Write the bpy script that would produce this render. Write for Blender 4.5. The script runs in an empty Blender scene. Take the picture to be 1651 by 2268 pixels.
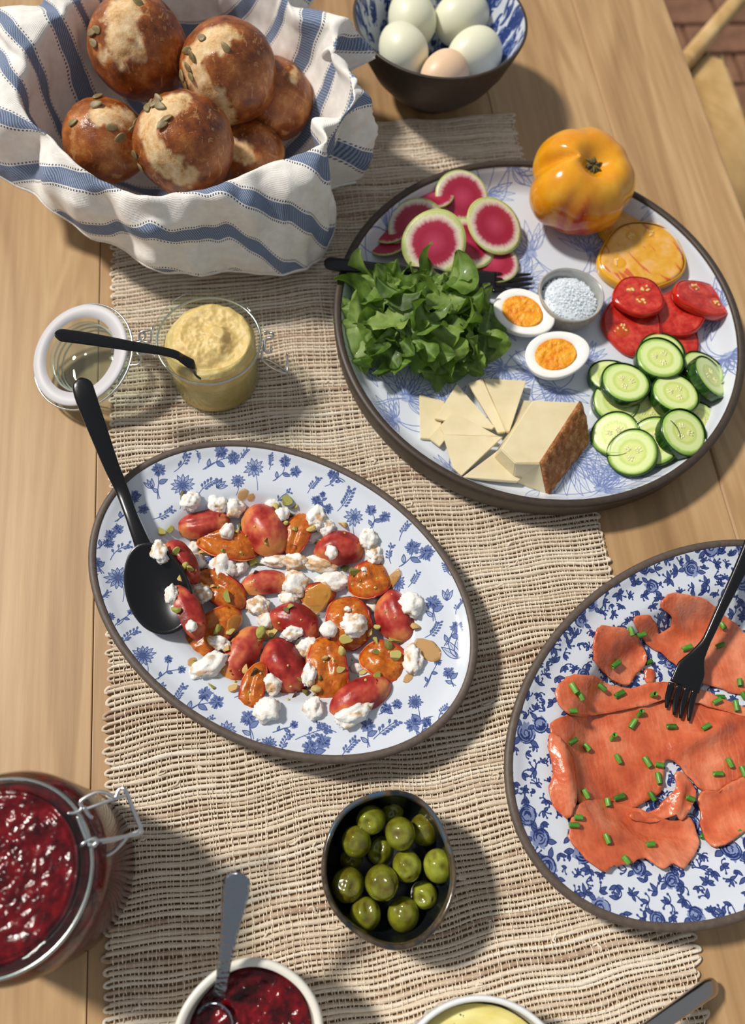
import bpy, bmesh, math, random
import numpy as np
from mathutils import Vector, Matrix, noise as mnoise
from mathutils.bvhtree import BVHTree
from mathutils.geometry import delaunay_2d_cdt
random.seed(7); rng = np.random.default_rng(7)
S = bpy.context.scene
COL = S.collection

# ------------------------------------------------------------------ camera
W, H = 1651.0, 2268.0
F, CH = 1800.0, 0.56                        # focal length in px, camera height above the table top
CX, CY = W/2, H/2
def _d(px, py):
    v = np.array([px-CX, -(py-CY), -F]); return v/np.linalg.norm(v)
_Y = _d(290, -3200)                         # direction the table runs away from the viewer
_nx = 700.0; _ny = CY - (F*F + (_nx-CX)*(290-CX))/(-3200-CY)
_Z = -_d(_nx, _ny); _X = np.cross(_Y, _Z); _X /= np.linalg.norm(_X); _Z = np.cross(_X, _Y)
ROT = np.stack([_X, _Y, _Z])                # world = ROT @ cam
cam_d = bpy.data.cameras.new('camera'); cam = bpy.data.objects.new('camera', cam_d); COL.objects.link(cam)
M = Matrix([list(r) for r in ROT]).to_4x4(); M.translation = Vector((0, 0, CH)); cam.matrix_world = M
cam_d.sensor_fit = 'HORIZONTAL'; cam_d.sensor_width = 36.0; cam_d.lens = F/W*36.0
cam_d.clip_start = 0.02; cam_d.clip_end = 30
cam_d.dof.use_dof = True; cam_d.dof.focus_distance = 0.545; cam_d.dof.aperture_fstop = 7.0
S.camera = cam
EYE = Vector((0, 0, CH))

# ------------------------------------------------------------------ light
w = bpy.data.worlds.new('World'); S.world = w; w.use_nodes = True
bg = w.node_tree.nodes['Background']; bg.inputs[0].default_value = (0.90, 0.95, 1.0, 1); bg.inputs[1].default_value = 0.33
sun_d = bpy.data.lights.new('sun', 'SUN'); sun = bpy.data.objects.new('sun', sun_d); COL.objects.link(sun)
sun_d.energy = 3.6; sun_d.color = (1.0, 0.94, 0.85); sun_d.angle = math.radians(6)
sun.location = (-2, 0.6, 3)
sun.rotation_euler = Vector((0.74, -0.44, -1.0)).to_track_quat('-Z', 'Y').to_euler()
vs = S.view_settings
S.display_settings.display_device = 'sRGB'
vs.view_transform = 'Standard'; vs.look = 'None'; vs.gamma = 1.0; vs.use_curve_mapping = False; vs.exposure = 0.0
S.cycles.max_bounces = 10; S.cycles.transmission_bounces = 10; S.cycles.transparent_max_bounces = 10

# ------------------------------------------------------------------ helpers
def ray(px, py): return Vector((ROT @ _d(px, py)).tolist())
def at(px, py, z=0.0):
    r = ray(px, py); t = (z-CH)/r.z; return EYE + r*t
def mpp(p):                                  # metres per pixel at a world point
    c = ROT.T @ (np.array(p)-np.array(EYE)); return -c[2]/F

def tag(o, label=None, cat=None, group=None, kind=None):
    if label: o['label'] = label
    if cat: o['category'] = cat
    if group: o['group'] = group
    if kind: o['kind'] = kind
    return o
def link(name, data, parent=None, loc=None, rot=None):
    o = bpy.data.objects.new(name, data); COL.objects.link(o)
    if parent: o.parent = parent
    mw = Matrix.Identity(4)
    if rot is not None:
        mw = rot.to_matrix().to_4x4() if hasattr(rot, 'to_matrix') else rot.to_4x4()
    if loc is not None: mw.translation = Vector(loc)
    o.matrix_basis = mw
    return o
def empty(name, loc, rot=None): 
    o = link(name, None, None, loc, rot); o.empty_display_size = 0.01; return o
def mesh(v, f, mats=None, smooth=True, mi=None):
    me = bpy.data.meshes.new('m'); 
    me.from_pydata([tuple(p) for p in v], [], [tuple(x) for x in f]); 
    for m in (mats if isinstance(mats, (list, tuple)) else [mats]): 
        if m: me.materials.append(m)
    if smooth: me.polygons.foreach_set('use_smooth', [True]*len(me.polygons))
    if mi is not None: me.polygons.foreach_set('material_index', mi)
    me.update(); return me
def npmesh(V, Q, mat, smooth=True):          # fast quads from numpy
    me = bpy.data.meshes.new('m'); n = len(Q)
    me.vertices.add(len(V)); me.vertices.foreach_set('co', np.asarray(V, np.float32).ravel())
    me.loops.add(n*4); me.loops.foreach_set('vertex_index', np.asarray(Q, np.int32).ravel())
    me.polygons.add(n); me.polygons.foreach_set('loop_start', np.arange(n, dtype=np.int32)*4)
    me.polygons.foreach_set('loop_total', np.full(n, 4, np.int32))
    me.polygons.foreach_set('use_smooth', np.full(n, smooth)); me.materials.append(mat)
    me.update(calc_edges=True); return me
def attr(me, name, vals):
    a = me.attributes.new(name, 'FLOAT', 'POINT'); a.data.foreach_set('value', np.asarray(vals, np.float32))
def grid_faces(n, m, closed=True):           # n rings of m points
    f = []
    for i in range(n-1):
        for j in range(m if closed else m-1):
            k = (j+1) % m; f.append((i*m+j, i*m+k, (i+1)*m+k, (i+1)*m+j))
    return f
def revolve(prof, seg=64, A=1.0, B=1.0, wob=None, close_a=True, close_b=True):
    """prof: (t, dr, z); semi axes A*t+dr, B*t+dr"""
    v = []; n = len(prof)
    for (t, dr, z) in prof:
        for j in range(seg):
            a = 2*math.pi*j/seg; k = 1.0 if wob is None else wob(a, z)
            v.append(((A*t+dr)*math.cos(a)*k, (B*t+dr)*math.sin(a)*k, z))
    f = grid_faces(n, seg)
    if close_a: f.append(tuple(reversed(range(seg))))
    if close_b: f.append(tuple((n-1)*seg+j for j in range(seg)))
    return v, f
def lathe(prof, seg=64, **k): return revolve([(0, r, z) for r, z in prof], seg, **k)
def tube(path, r, sides=8, closed=False):
    path = [Vector(p) for p in path]; v = []; n = len(path)
    rs = r if isinstance(r, (list, tuple)) else [r]*n
    prev = None
    for i, p in enumerate(path):
        a = path[(i-1) % n] if (i or closed) else p; b = path[(i+1) % n] if (i < n-1 or closed) else p
        t = (b-a).normalized()
        if prev is None:
            u = t.orthogonal().normalized()
        else:
            u = (prev - t*prev.dot(t)).normalized()
        prev = u; wv = t.cross(u)
        for j in range(sides):
            an = 2*math.pi*j/sides; v.append(p + (u*math.cos(an)+wv*math.sin(an))*rs[i])
    f = grid_faces(n, sides)
    if closed:
        f += [((n-1)*sides+j, (n-1)*sides+(j+1) % sides, (j+1) % sides, j) for j in range(sides)]
    else:
        f += [tuple(reversed(range(sides))), tuple((n-1)*sides+j for j in range(sides))]
    return v, f
def spline(pts, n):                          # Catmull-Rom through points of any dimension
    P = np.array([list(p) for p in pts], float); m = len(P)-1; out = []
    for s in np.linspace(0, m, n):
        i = min(int(s), m-1); t = s-i
        p0, p1, p2, p3 = P[max(i-1, 0)], P[i], P[i+1], P[min(i+2, m)]
        out.append(0.5*((2*p1)+(-p0+p2)*t+(2*p0-5*p1+4*p2-p3)*t*t+(-p0+3*p1-3*p2+p3)*t**3))
    return np.array(out)
def sweep(path, wid, thk, sides=12, up=(0, 0, 1), power=1.0):
    """flat bar along a path; wid / thk are half sizes per point"""
    path = [Vector(p) for p in path]; n = len(path); v = []
    for i, p in enumerate(path):
        t = (path[min(i+1, n-1)]-path[max(i-1, 0)]).normalized()
        s = t.cross(Vector(up)).normalized(); nn = s.cross(t)
        for j in range(sides):
            a = 2*math.pi*j/sides; c, d = math.cos(a), math.sin(a)
            c = math.copysign(abs(c)**power, c); d = math.copysign(abs(d)**power, d)
            v.append(p + s*(wid[i]*c) + nn*(thk[i]*d))
    f = grid_faces(n, sides) + [tuple(reversed(range(sides))), tuple((n-1)*sides+j for j in range(sides))]
    return v, f
def join(*vf):
    V, Fc = [], []
    for v, f in vf:
        o = len(V); V += [Vector(p) for p in v]; Fc += [tuple(i+o for i in q) for q in f]
    return V, Fc
def box(cx, cy, cz, sx, sy, sz, bev=0.0, seg=2):
    bm = bmesh.new(); bmesh.ops.create_cube(bm, size=1)
    for q in bm.verts: q.co = Vector((cx+q.co.x*sx, cy+q.co.y*sy, cz+q.co.z*sz))
    if bev: bmesh.ops.bevel(bm, geom=bm.edges[:], offset=bev, segments=seg, affect='EDGES', profile=0.6)
    v = [q.co.copy() for q in bm.verts]; bm.verts.index_update(); f = [[q.index for q in x.verts] for x in bm.faces]; bm.free()
    return v, f
def ico(sub):
    bm = bmesh.new(); bmesh.ops.create_icosphere(bm, subdivisions=sub, radius=1)
    v = [q.co.copy() for q in bm.verts]; bm.verts.index_update(); f = [[q.index for q in x.verts] for x in bm.faces]; bm.free()
    return v, f
ICO = {k: ico(k) for k in (1, 2, 3, 4, 5)}
def nz(p, s=1.0, o=0.0): return mnoise.noise(Vector((p[0]*s+o, p[1]*s+o*1.7, p[2]*s-o)))
def frame(n, xdir=None):                     # rotation whose z is n
    n = Vector(n).normalized(); x = Vector(xdir) if xdir is not None else n.orthogonal()
    x = (x - n*x.dot(n)).normalized(); y = n.cross(x)
    return Matrix((x, y, n)).transposed()
SOLID = []
def reg(*objs):                              # remember a surface so that later things can rest on it
    for o in objs:
        mw = o.matrix_basis if not o.parent else o.parent.matrix_basis @ o.matrix_basis
        SOLID.append(BVHTree.FromPolygons([mw @ q.co for q in o.data.vertices], [list(p.vertices) for p in o.data.polygons]))
def rest(px, py, zmax=9):                    # where the line of sight at a pixel meets what is already there
    d = ray(px, py); best = None
    for b in SOLID:
        h = b.ray_cast(EYE, d)
        if h[0] is not None and (best is None or h[3] < best[2]) and h[0].z < zmax: best = (h[0], h[1], h[3])
    return (best[0], best[1]) if best else (at(px, py, 0.004), Vector((0, 0, 1)))

# ------------------------------------------------------------------ materials
def srgb(r, g, b):
    c = lambda x: (x/255/12.92 if x/255 <= .04045 else ((x/255+.055)/1.055)**2.4)
    return (c(r), c(g), c(b), 1)
class Mat:
    def __init__(s, name, rough=0.5, **kw):
        s.m = bpy.data.materials.new(name); s.m.use_nodes = True; s.t = s.m.node_tree; s.n = s.t.nodes
        s.b = s.n['Principled BSDF']; s.b.inputs['Roughness'].default_value = rough
        for k, v in kw.items():
            k = k.replace('_', ' ')
            for i in s.b.inputs:
                if i.name.lower() == k.lower(): i.default_value = v
    def node(s, typ, **kw):
        q = s.n.new(typ)
        for k, v in kw.items():
            if k in q.inputs.keys(): 
                if isinstance(v, bpy.types.NodeSocket): s.t.links.new(v, q.inputs[k])
                else: q.inputs[k].default_value = v
            else: setattr(q, k, v)
        return q
    def lk(s, a, b): s.t.links.new(a, b)
    def math(s, op, a, b=None, c=None, clamp=False):
        q = s.n.new('ShaderNodeMath'); q.operation = op; q.use_clamp = clamp
        for i, x in enumerate((a, b, c)):
            if x is None: continue
            if isinstance(x, bpy.types.NodeSocket): s.lk(x, q.inputs[i])
            else: q.inputs[i].default_value = x
        return q.outputs[0]
    def coord(s, scale=(1, 1, 1), out='Object', rot=(0, 0, 0), loc=(0, 0, 0)):
        tc = s.n.new('ShaderNodeTexCoord'); mp = s.n.new('ShaderNodeMapping')
        s.lk(tc.outputs[out], mp.inputs[0]); mp.inputs['Scale'].default_value = scale
        mp.inputs['Rotation'].default_value = rot; mp.inputs['Location'].default_value = loc
        return mp.outputs[0]
    def noise(s, vec, scale, detail=4, rough=0.6, dist=0.0):
        q = s.n.new('ShaderNodeTexNoise'); s.lk(vec, q.inputs['Vector']); q.inputs['Scale'].default_value = scale
        q.inputs['Detail'].default_value = detail; q.inputs['Roughness'].default_value = rough; q.inputs['Distortion'].default_value = dist
        return q.outputs['Fac']
    def ramp(s, fac, stops):
        q = s.n.new('ShaderNodeValToRGB'); s.lk(fac, q.inputs[0]); e = q.color_ramp.elements
        while len(e) < len(stops): e.new(0.5)
        for x, (p, c) in zip(e, stops): x.position = p; x.color = c
        return q.outputs[0]
    def mix(s, fac, a, b, typ='MIX'):
        q = s.n.new('ShaderNodeMix'); q.data_type = 'RGBA'; q.blend_type = typ
        for k, x in ((0, fac), (6, a), (7, b)):
            if isinstance(x, bpy.types.NodeSocket): s.lk(x, q.inputs[k])
            else: q.inputs[k].default_value = x
        return q.outputs[2]
    def color(s, x):
        if isinstance(x, bpy.types.NodeSocket): s.lk(x, s.b.inputs['Base Color'])
        else: s.b.inputs['Base Color'].default_value = x
        return s
    def bump(s, h, strength=0.3, dist=0.001):
        q = s.n.new('ShaderNodeBump'); s.lk(h, q.inputs['Height']); q.inputs['Strength'].default_value = strength
        q.inputs['Distance'].default_value = dist; s.lk(q.outputs[0], s.b.inputs['Normal']); return s
    def at(s, name):
        q = s.n.new('ShaderNodeAttribute'); q.attribute_name = name; return q.outputs['Fac']
    def rnd(s): return s.n.new('ShaderNodeObjectInfo').outputs['Random']
def simple(name, col, rough=0.5, var=None, scale=60, bump=0, bscale=200, bdist=0.0005, **kw):
    m = Mat(name, rough, **kw); v = m.coord()
    if var: m.color(m.ramp(m.noise(v, scale), [(0.3, col), (0.72, var)]))
    else: m.color(col)
    if bump: m.bump(m.noise(v, bscale), bump, bdist)
    return m.m

# wood
def wood(name, dark, mid, light, rough=0.45, along=(9, 0.9, 9), knots=0.5):
    m = Mat(name, rough); r = m.rnd()
    tc = m.n.new('ShaderNodeTexCoord'); off = m.node('ShaderNodeVectorMath', operation='ADD')
    cmb = m.n.new('ShaderNodeCombineXYZ'); m.lk(m.math('MULTIPLY', r, 37.0), cmb.inputs[0]); m.lk(m.math('MULTIPLY', r, 11.0), cmb.inputs[1])
    m.lk(tc.outputs['Object'], off.inputs[0]); m.lk(cmb.outputs[0], off.inputs[1])
    mp = m.node('ShaderNodeMapping', Scale=along); m.lk(off.outputs[0], mp.inputs[0])
    big = m.noise(mp.outputs[0], 1.6, 3, 0.5, 0.9)
    mp2 = m.node('ShaderNodeMapping', Scale=(along[0]*9, along[1]*4, along[2]*9)); m.lk(off.outputs[0], mp2.inputs[0])
    fine = m.noise(mp2.outputs[0], 2.2, 5, 0.65)
    rings = m.math('SINE', m.math('MULTIPLY', big, 44.0))
    fac = m.math('ADD', m.math('MULTIPLY', rings, 0.06), m.math('ADD', m.math('MULTIPLY', big, 0.65), m.math('MULTIPLY', fine, 0.38)))
    fac = m.math('ADD', fac, m.math('MULTIPLY', m.math('SUBTRACT', r, 0.5), 0.10))
    mp3 = m.node('ShaderNodeMapping', Scale=(along[0]*5.5, along[1]*.6, along[2]*5.5)); m.lk(off.outputs[0], mp3.inputs[0])
    fac = m.math('ADD', fac, m.math('MULTIPLY', m.math('SUBTRACT', m.noise(mp3.outputs[0], 1.0, 2, 0.5, .3), 0.5), 0.50))
    col = m.ramp(fac, [(0.30, dark), (0.52, mid), (0.74, light)])
    # a few knots
    vo = m.node('ShaderNodeTexVoronoi', Scale=3.4); mk = m.node('ShaderNodeMapping', Scale=(1.0, 0.5, 1.0)); m.lk(off.outputs[0], mk.inputs[0]); m.lk(mk.outputs[0], vo.inputs['Vector'])
    kn = m.math('SUBTRACT', 1.0, m.math('MULTIPLY', vo.outputs['Distance'], 16.0), clamp=True)
    m.color(m.mix(m.math('MULTIPLY', kn, knots), col, srgb(96, 70, 48)))
    m.bump(fine, 0.12, 0.0006); return m.m
M_TABLE = wood('oak_table', srgb(148, 114, 76), srgb(176, 140, 98), srgb(197, 164, 120))
M_CHAIR = wood('pale_chair_wood', srgb(168, 130, 78), srgb(196, 160, 104), srgb(214, 182, 128), along=(3, 3, 1.2), knots=0.0)
M_BRICK = simple('brown_clay', srgb(98, 66, 48), 0.8, srgb(134, 94, 70), 20, 0.3, 60)
M_MORTAR = simple('floor_mortar', srgb(84, 66, 54), 0.9)
M_CLAY = simple('dark_clay', srgb(78, 66, 58), 0.55, srgb(96, 83, 74), 260, 0.15, 900)
M_CLAYD = simple('dark_brown_clay', srgb(52, 42, 34), 0.5, srgb(66, 54, 45), 200, 0.1, 600)

# ------------------------------------------------------------------ printed blue patterns (drawn here, point by point)
class Ink:
    def __init__(s, n, L): s.n, s.L = n, L; s.a = np.zeros((n, n), np.float32)
    def px(s, p): return ((p[0]/s.L+.5)*s.n, (p[1]/s.L+.5)*s.n)
    def stroke(s, pts, wd, ink=1.0):
        P = np.array([s.px(p) for p in pts]); r = wd*s.n/s.L/2
        x0, y0 = np.floor(P.min(0)-r-2).astype(int); x1, y1 = np.ceil(P.max(0)+r+3).astype(int)
        x0, y0 = max(x0, 0), max(y0, 0); x1, y1 = min(x1, s.n), min(y1, s.n)
        if x1 <= x0 or y1 <= y0: return
        X, Y = np.meshgrid(np.arange(x0, x1)+.5, np.arange(y0, y1)+.5); D = np.full(X.shape, 1e9)
        for a, b in zip(P[:-1], P[1:]):
            e = b-a; q = max(e@e, 1e-9); t = np.clip(((X-a[0])*e[0]+(Y-a[1])*e[1])/q, 0, 1)
            D = np.minimum(D, np.hypot(X-a[0]-t*e[0], Y-a[1]-t*e[1]))
        al = np.clip(r-D+.6, 0, 1)*ink
        s.a[y0:y1, x0:x1] = np.maximum(s.a[y0:y1, x0:x1], al)
    def blob(s, c, rx, ry=None, ang=0, ink=1.0, rough=.18, speck=.35):
        ry = ry or rx; x, y = s.px(c); k = s.n/s.L; R = max(rx, ry)*k*1.3+2
        x0, y0, x1, y1 = max(int(x-R), 0), max(int(y-R), 0), min(int(x+R)+2, s.n), min(int(y+R)+2, s.n)
        if x1 <= x0 or y1 <= y0: return
        X, Y = np.meshgrid(np.arange(x0, x1)+.5-x, np.arange(y0, y1)+.5-y); ca, sa = math.cos(ang), math.sin(ang)
        U = (X*ca+Y*sa)/(rx*k); V = (-X*sa+Y*ca)/(ry*k); th = np.arctan2(V, U); p = rng.random(3)*6.3
        rad = 1+rough*(np.sin(th*5+p[0])*.5+np.sin(th*9+p[1])*.35+np.sin(th*15+p[2])*.3)
        al = np.clip((rad-np.hypot(U, V))*min(rx, ry)*k+.5, 0, 1)*ink*(1-speck*rng.random(X.shape))
        s.a[y0:y1, x0:x1] = np.maximum(s.a[y0:y1, x0:x1], al)
    def petal(s, b, ang, ln, wd, lw, ink=.9, fill=.25, vein=True):
        t = np.linspace(0, 1, 9); prof = np.sin(np.pi*t**.8)*wd/2; d = np.array([math.cos(ang), math.sin(ang)]); q = np.array([-d[1], d[0]])
        up = [np.array(b)+d*ln*x+q*y for x, y in zip(t, prof)]; dn = [np.array(b)+d*ln*x-q*y for x, y in zip(t, prof)]
        if fill: s.blob(np.array(b)+d*ln*.5, ln*.45, wd*.42, ang, fill, .05, .3)
        s.stroke(up, lw, ink); s.stroke(dn, lw, ink)
        if vein: s.stroke([np.array(b)+d*ln*.1, np.array(b)+d*ln*.8], lw*.8, ink*.7)
    def pom(s, c, r):
        s.blob(c, r, r, 0, .75, .28, .5)
        for i in range(int(26)):
            a = rng.random()*6.3; q = r*(.3+.8*rng.random()); s.stroke([(c[0]+math.cos(a)*q*.5, c[1]+math.sin(a)*q*.5), (c[0]+math.cos(a)*q, c[1]+math.sin(a)*q)], .0004, 1)
    def daisy(s, c, r, a0=0):
        n = rng.integers(10, 14)
        for i in range(n): s.petal((c[0]+math.cos(a0+i*6.283/n)*r*.22, c[1]+math.sin(a0+i*6.283/n)*r*.22), a0+i*6.283/n, r*(.7+.25*rng.random()), r*.33, .00045, .85, .18)
        s.blob(c, r*.3, r*.3, 0, .95, .3, .4)
    def stem(s, a, b, lw=.0005, bend=.15, ink=.8):
        a, b = np.array(a), np.array(b); q = (b-a)[::-1]*np.array([-1, 1])*bend*(rng.random()*2-1)
        P = [a*(1-t)+b*t+q*4*t*(1-t) for t in np.linspace(0, 1, 8)]; s.stroke(P, lw, ink); return P
    def berry(s, a, b, k=1.0):
        P = s.stem(a, b); L = np.linalg.norm(np.array(b)-np.array(a)); n = 5
        for i in range(2, 8):
            d = (P[i]-P[i-1]); d /= np.linalg.norm(d)+1e-9
            for sg in (-1, 1):
                if rng.random() < .2: continue
                an = math.atan2(d[1], d[0])+sg*.8; e = P[i]+np.array([math.cos(an), math.sin(an)])*L*.17
                s.stroke([P[i], e], .00038, .7); s.blob(e, L*.055*k, L*.08*k, an+1.57, .85, .2, .3)
        s.blob(b, L*.07, L*.07, 0, .9)
    def sprig(s, base, heads, r):
        base = np.array(base); k = base*.45+np.mean([np.array(h) for h in heads], 0)*.55
        s.stem(base, k, .0006, .05); s.stem(base+.001, k, .0005, .12)
        for h in heads: s.stem(k, h, .0005); s.pom(h, r)
        d = k-base; an = math.atan2(d[1], d[0]); 
        s.petal(k, an-1.1, r*1.6, r*.8, .0005, .9, .6); s.petal(base*.6+k*.4, an+.9, r*1.3, r*.6, .0005, .9, .3)
    def rose(s, c, r):
        s.blob(c, r, r, 0, .45, .22, .5)
        for k in range(9):
            q = r*(.2+.85*k/9); a = rng.random()*6.3; n = 7
            s.stroke([(c[0]+math.cos(a+t)*q*(1+.1*rng.random()), c[1]+math.sin(a+t)*q) for t in np.linspace(0, 1.4+rng.random()*1.6, n)], .0007, 1)
    def leafy(s, c, r, n=5):
        a0 = rng.random()*6.3
        for i in range(n):
            a = a0+i*.75+rng.random()*.4
            if rng.random() < .6: s.petal(c, a, r*(.7+.5*rng.random()), r*.42, .0005, 1, .85)
            else: s.stem(c, (c[0]+math.cos(a)*r, c[1]+math.sin(a)*r), .0006, .3, 1); s.blob((c[0]+math.cos(a)*r, c[1]+math.sin(a)*r), r*.16, r*.16, 0, .95)
    def mum(s, c, r, a0, spread=3.4):
        n = int(13*spread/3.4)
        for k in range(2):
            for i in range(n):
                a = a0-spread/2+spread*i/(n-1)+rng.normal()*.05
                s.petal((c[0]+math.cos(a)*r*.12, c[1]+math.sin(a)*r*.12), a, r*(.55+.4*k+.12*rng.random()), r*.19, .00048, .85, .0, rng.random() < .6)
        s.blob(c, r*.13, r*.13, 0, .5)
    def image(s, name):
        im = bpy.data.images.new(name, s.n, s.n, alpha=False, float_buffer=False); im.colorspace_settings.name = 'Non-Color'
        A = np.ones((s.n, s.n, 4), np.float32); A[..., :3] = s.a[..., None]; im.pixels.foreach_set(A.ravel()); im.update(); im.pack(); return im
def glaze(name, ink, base=srgb(208, 214, 224), blue=srgb(40, 56, 112), mid=srgb(120, 136, 180), rough=.12):
    m = Mat(name, rough); L = ink.L
    tx = m.node('ShaderNodeTexImage', image=ink.image(name+'_print'), interpolation='Cubic', extension='EXTEND')
    m.lk(m.coord((1/L, 1/L, 1/L), 'Object', loc=(.5, .5, 0)), tx.inputs[0])
    m.color(m.ramp(tx.outputs[0], [(0.02, base), (0.42, mid), (0.95, blue)]))
    m.bump(m.noise(m.coord(), 45, 2), 0.08, 0.002); m.b.inputs['Coat Weight'].default_value = .1; m.b.inputs['Coat Roughness'].default_value = .05
    return m.m

# ================================================================== SETTING: floor, table, chair, runner
FZ = -0.74
v, f = box(0.6, 0.8, FZ-0.03, 4.4, 4.6, 0.05); fl = link('floor', mesh(v, f, M_MORTAR, False)); tag(fl, kind='structure')
bv, bf = box(0, 0, 0, 0.192, 0.092, 0.02, 0.003, 1); brick_me = mesh(bv, bf, M_BRICK, False)
for i in range(6):
    for j in range(12):
        x = 0.93+i*0.2+(0.1 if j % 2 else 0); y = 1.28+j*0.1
        link('brick', brick_me, fl, (x, y, FZ+0.004+random.uniform(-.001, .001)))

TL, TR = -0.86, 0.440
table = empty('dining_table', (0, 0.35, FZ)); tag(table, 'light oak dining table with wide planks under the whole meal', 'table')
edges = [TL, -0.68, -0.50, -0.32, -0.140, 0.045, 0.225, 0.338, TR]
for a, b in zip(edges[:-1], edges[1:]):
    g = 0.0005
    v, f = box((a+b)/2, 0.10, -0.0175-FZ, b-a-g, 2.0, 0.035, 0.0008, 2)
    if b == TR:
        v, f = box((a+b)/2, 0.10, -0.0175-FZ, b-a-g, 2.0, 0.035, 0.004, 3)
    link('plank', mesh(v, f, M_TABLE, False), table)
for sx in (TL+0.08, TR-0.08):
    for sy in (-0.80, 1.00):
        v, f = box(sx, sy, (-FZ-0.035)/2, 0.07, 0.07, -FZ-0.035, 0.004); link('leg', mesh(v, f, M_TABLE, False), table)
    v, f = box(sx, 0.10, -FZ-0.08, 0.025, 1.73, 0.09); link('apron', mesh(v, f, M_TABLE, False), table)

# chair tucked in at the right side of the table
ch = empty('wooden_chair', (0.80, 0.86, FZ)); tag(ch, 'pale wooden chair drawn up to the right edge of the table', 'chair')
ci = ch.matrix_basis.inverted()
def chp(px, py, z): return ci @ at(px, py, z)
# seat slab: far edge runs along the sight points, near edge out of view
c0 = at(1585, 84, -0.27); c1 = at(1545, 122, -0.27); far = (c1-c0).normalized(); ed = (at(1651, 180, -0.27)-at(1618, 92, -0.27)).normalized()
ed = Vector((ed.x, ed.y, 0)).normalized(); far = Vector((far.x, far.y, 0)).normalized()
cor = c0 + Vector((0.012, 0.012, 0))
quad = [cor, cor+far*0.36, cor+far*0.36+ed*0.42, cor+ed*0.42]
bm = bmesh.new(); top = [bm.verts.new(ci @ q) for q in quad]; fa = bm.faces.new(top)
if fa.normal.z < 0: fa.normal_flip()
bm.normal_update(); ex = bmesh.ops.extrude_face_region(bm, geom=[fa]); bmesh.ops.translate(bm, verts=[g for g in ex['geom'] if isinstance(g, bmesh.types.BMVert)], vec=(0, 0, -0.035))
bmesh.ops.bevel(bm, geom=[e for e in bm.edges if abs(e.verts[0].co.z-e.verts[1].co.z) > .01], offset=0.03, segments=5, affect='EDGES')
bmesh.ops.recalc_face_normals(bm, faces=bm.faces[:])
bmesh.ops.bevel(bm, geom=[e for e in bm.edges if abs(e.verts[0].co.z-e.verts[1].co.z) < .001 and len(e.link_faces) == 2], offset=0.012, segments=3, affect='EDGES')
me = bpy.data.meshes.new('m'); bm.to_mesh(me); bm.free(); me.materials.append(M_CHAIR); me.polygons.foreach_set('use_smooth', [True]*len(me.polygons)); link('seat', me, ch)
for k, q in enumerate(quad):
    inn = (sum(quad, Vector())/4-q).normalized()*0.06; p = ci @ (q+inn)
    v, f = tube([(p.x, p.y, 0), (p.x, p.y, p.z-0.034)], [0.014, 0.019], 14); link('leg', mesh(v, f, M_CHAIR), ch)
# arm rail that rises beside the seat, parallel to its far edge
a0z = at(1500, 158, -0.262); a1z = at(1690, -62, -0.262)
P = [ci @ a0z.lerp(a1z, t) for t in np.linspace(0, 1, 9)]
v, f = sweep(P, [0.0125]*9, [0.012]*9, 14, power=.7); link('side_rail', mesh(v, f, M_CHAIR), ch)
for t in (0.03, 0.16):
    p = ci @ a0z.lerp(a1z, t); v, f = tube([(p.x, p.y, 0.0), (p.x, p.y, p.z-0.01)], 0.011, 12); link('leg', mesh(v, f, M_CHAIR), ch)

# woven table runner: every weft and warp thread is real, joined into two counted-out masses
M_WEFT = Mat('natural_weft', 0.9); c = M_WEFT.at('tone'); vv = M_WEFT.coord((1, 1, 1))
cw = M_WEFT.ramp(c, [(0.0, srgb(156, 120, 96)), (0.14, srgb(190, 166, 142)), (0.42, srgb(218, 202, 180)), (0.8, srgb(230, 217, 198)), (1.0, srgb(238, 230, 216))])
M_WEFT.color(M_WEFT.mix(0.35, cw, M_WEFT.ramp(M_WEFT.noise(M_WEFT.coord((60, 500, 300)), 2.0, 4), [(0.3, srgb(174, 146, 122)), (0.62, srgb(232, 219, 200))])))
M_WEFT.bump(M_WEFT.noise(M_WEFT.coord((150, 1400, 900)), 1.0, 3), 0.5, 0.0004); M_WEFT = M_WEFT.m
M_WARP = simple('cream_warp', srgb(228, 213, 188), 0.85, srgb(240, 228, 208), 300)
RX0, RX1, RY0, RY1 = -0.126, 0.2265, -0.235, 0.622
def rxr(y): return 0.2265+(y+0.09)/0.70*0.0145
rows = []; y = RY0
while y < RY1:
    rows.append(y); y += 0.0029+0.0011*(0.5+0.5*math.sin(y*37)*math.sin(y*91+1))+random.uniform(-.0002, .0003)
rows = np.array(rows); NR = len(rows)
thick = np.clip(np.gradient(rows)*0.5*0.80, .0008, .0016)*rng.uniform(.86, 1.06, NR)
SKEW = 0.055
kk = rng.random((14, 2)); bumps = [(rng.uniform(RX0, .23), rng.uniform(RY0, RY1), rng.uniform(.008, .02), rng.uniform(-.0035, .0035)) for _ in range(46)]
def dy(X, Yv):
    d = 0.0012*np.sin(X*23+Yv*31)+0.0011*np.sin(X*51-Yv*17+1.3)+0.0007*np.sin(X*113+Yv*67)
    for bx, by, s, a in bumps: d = d+a*np.exp(-((X-bx)**2/(s*s*2.2)+(Yv-by)**2/(s*s)))
    return d + SKEW*(X-0.05)
def hz(X, Yv):
    d = 0.0004*np.sin(X*40+Yv*55)+0.0004
    for bx, by, s, a in bumps[:24]: d = d+abs(a)*.35*np.exp(-((X-bx)**2+(Yv-by)**2)/(s*s))
    return d
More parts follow.
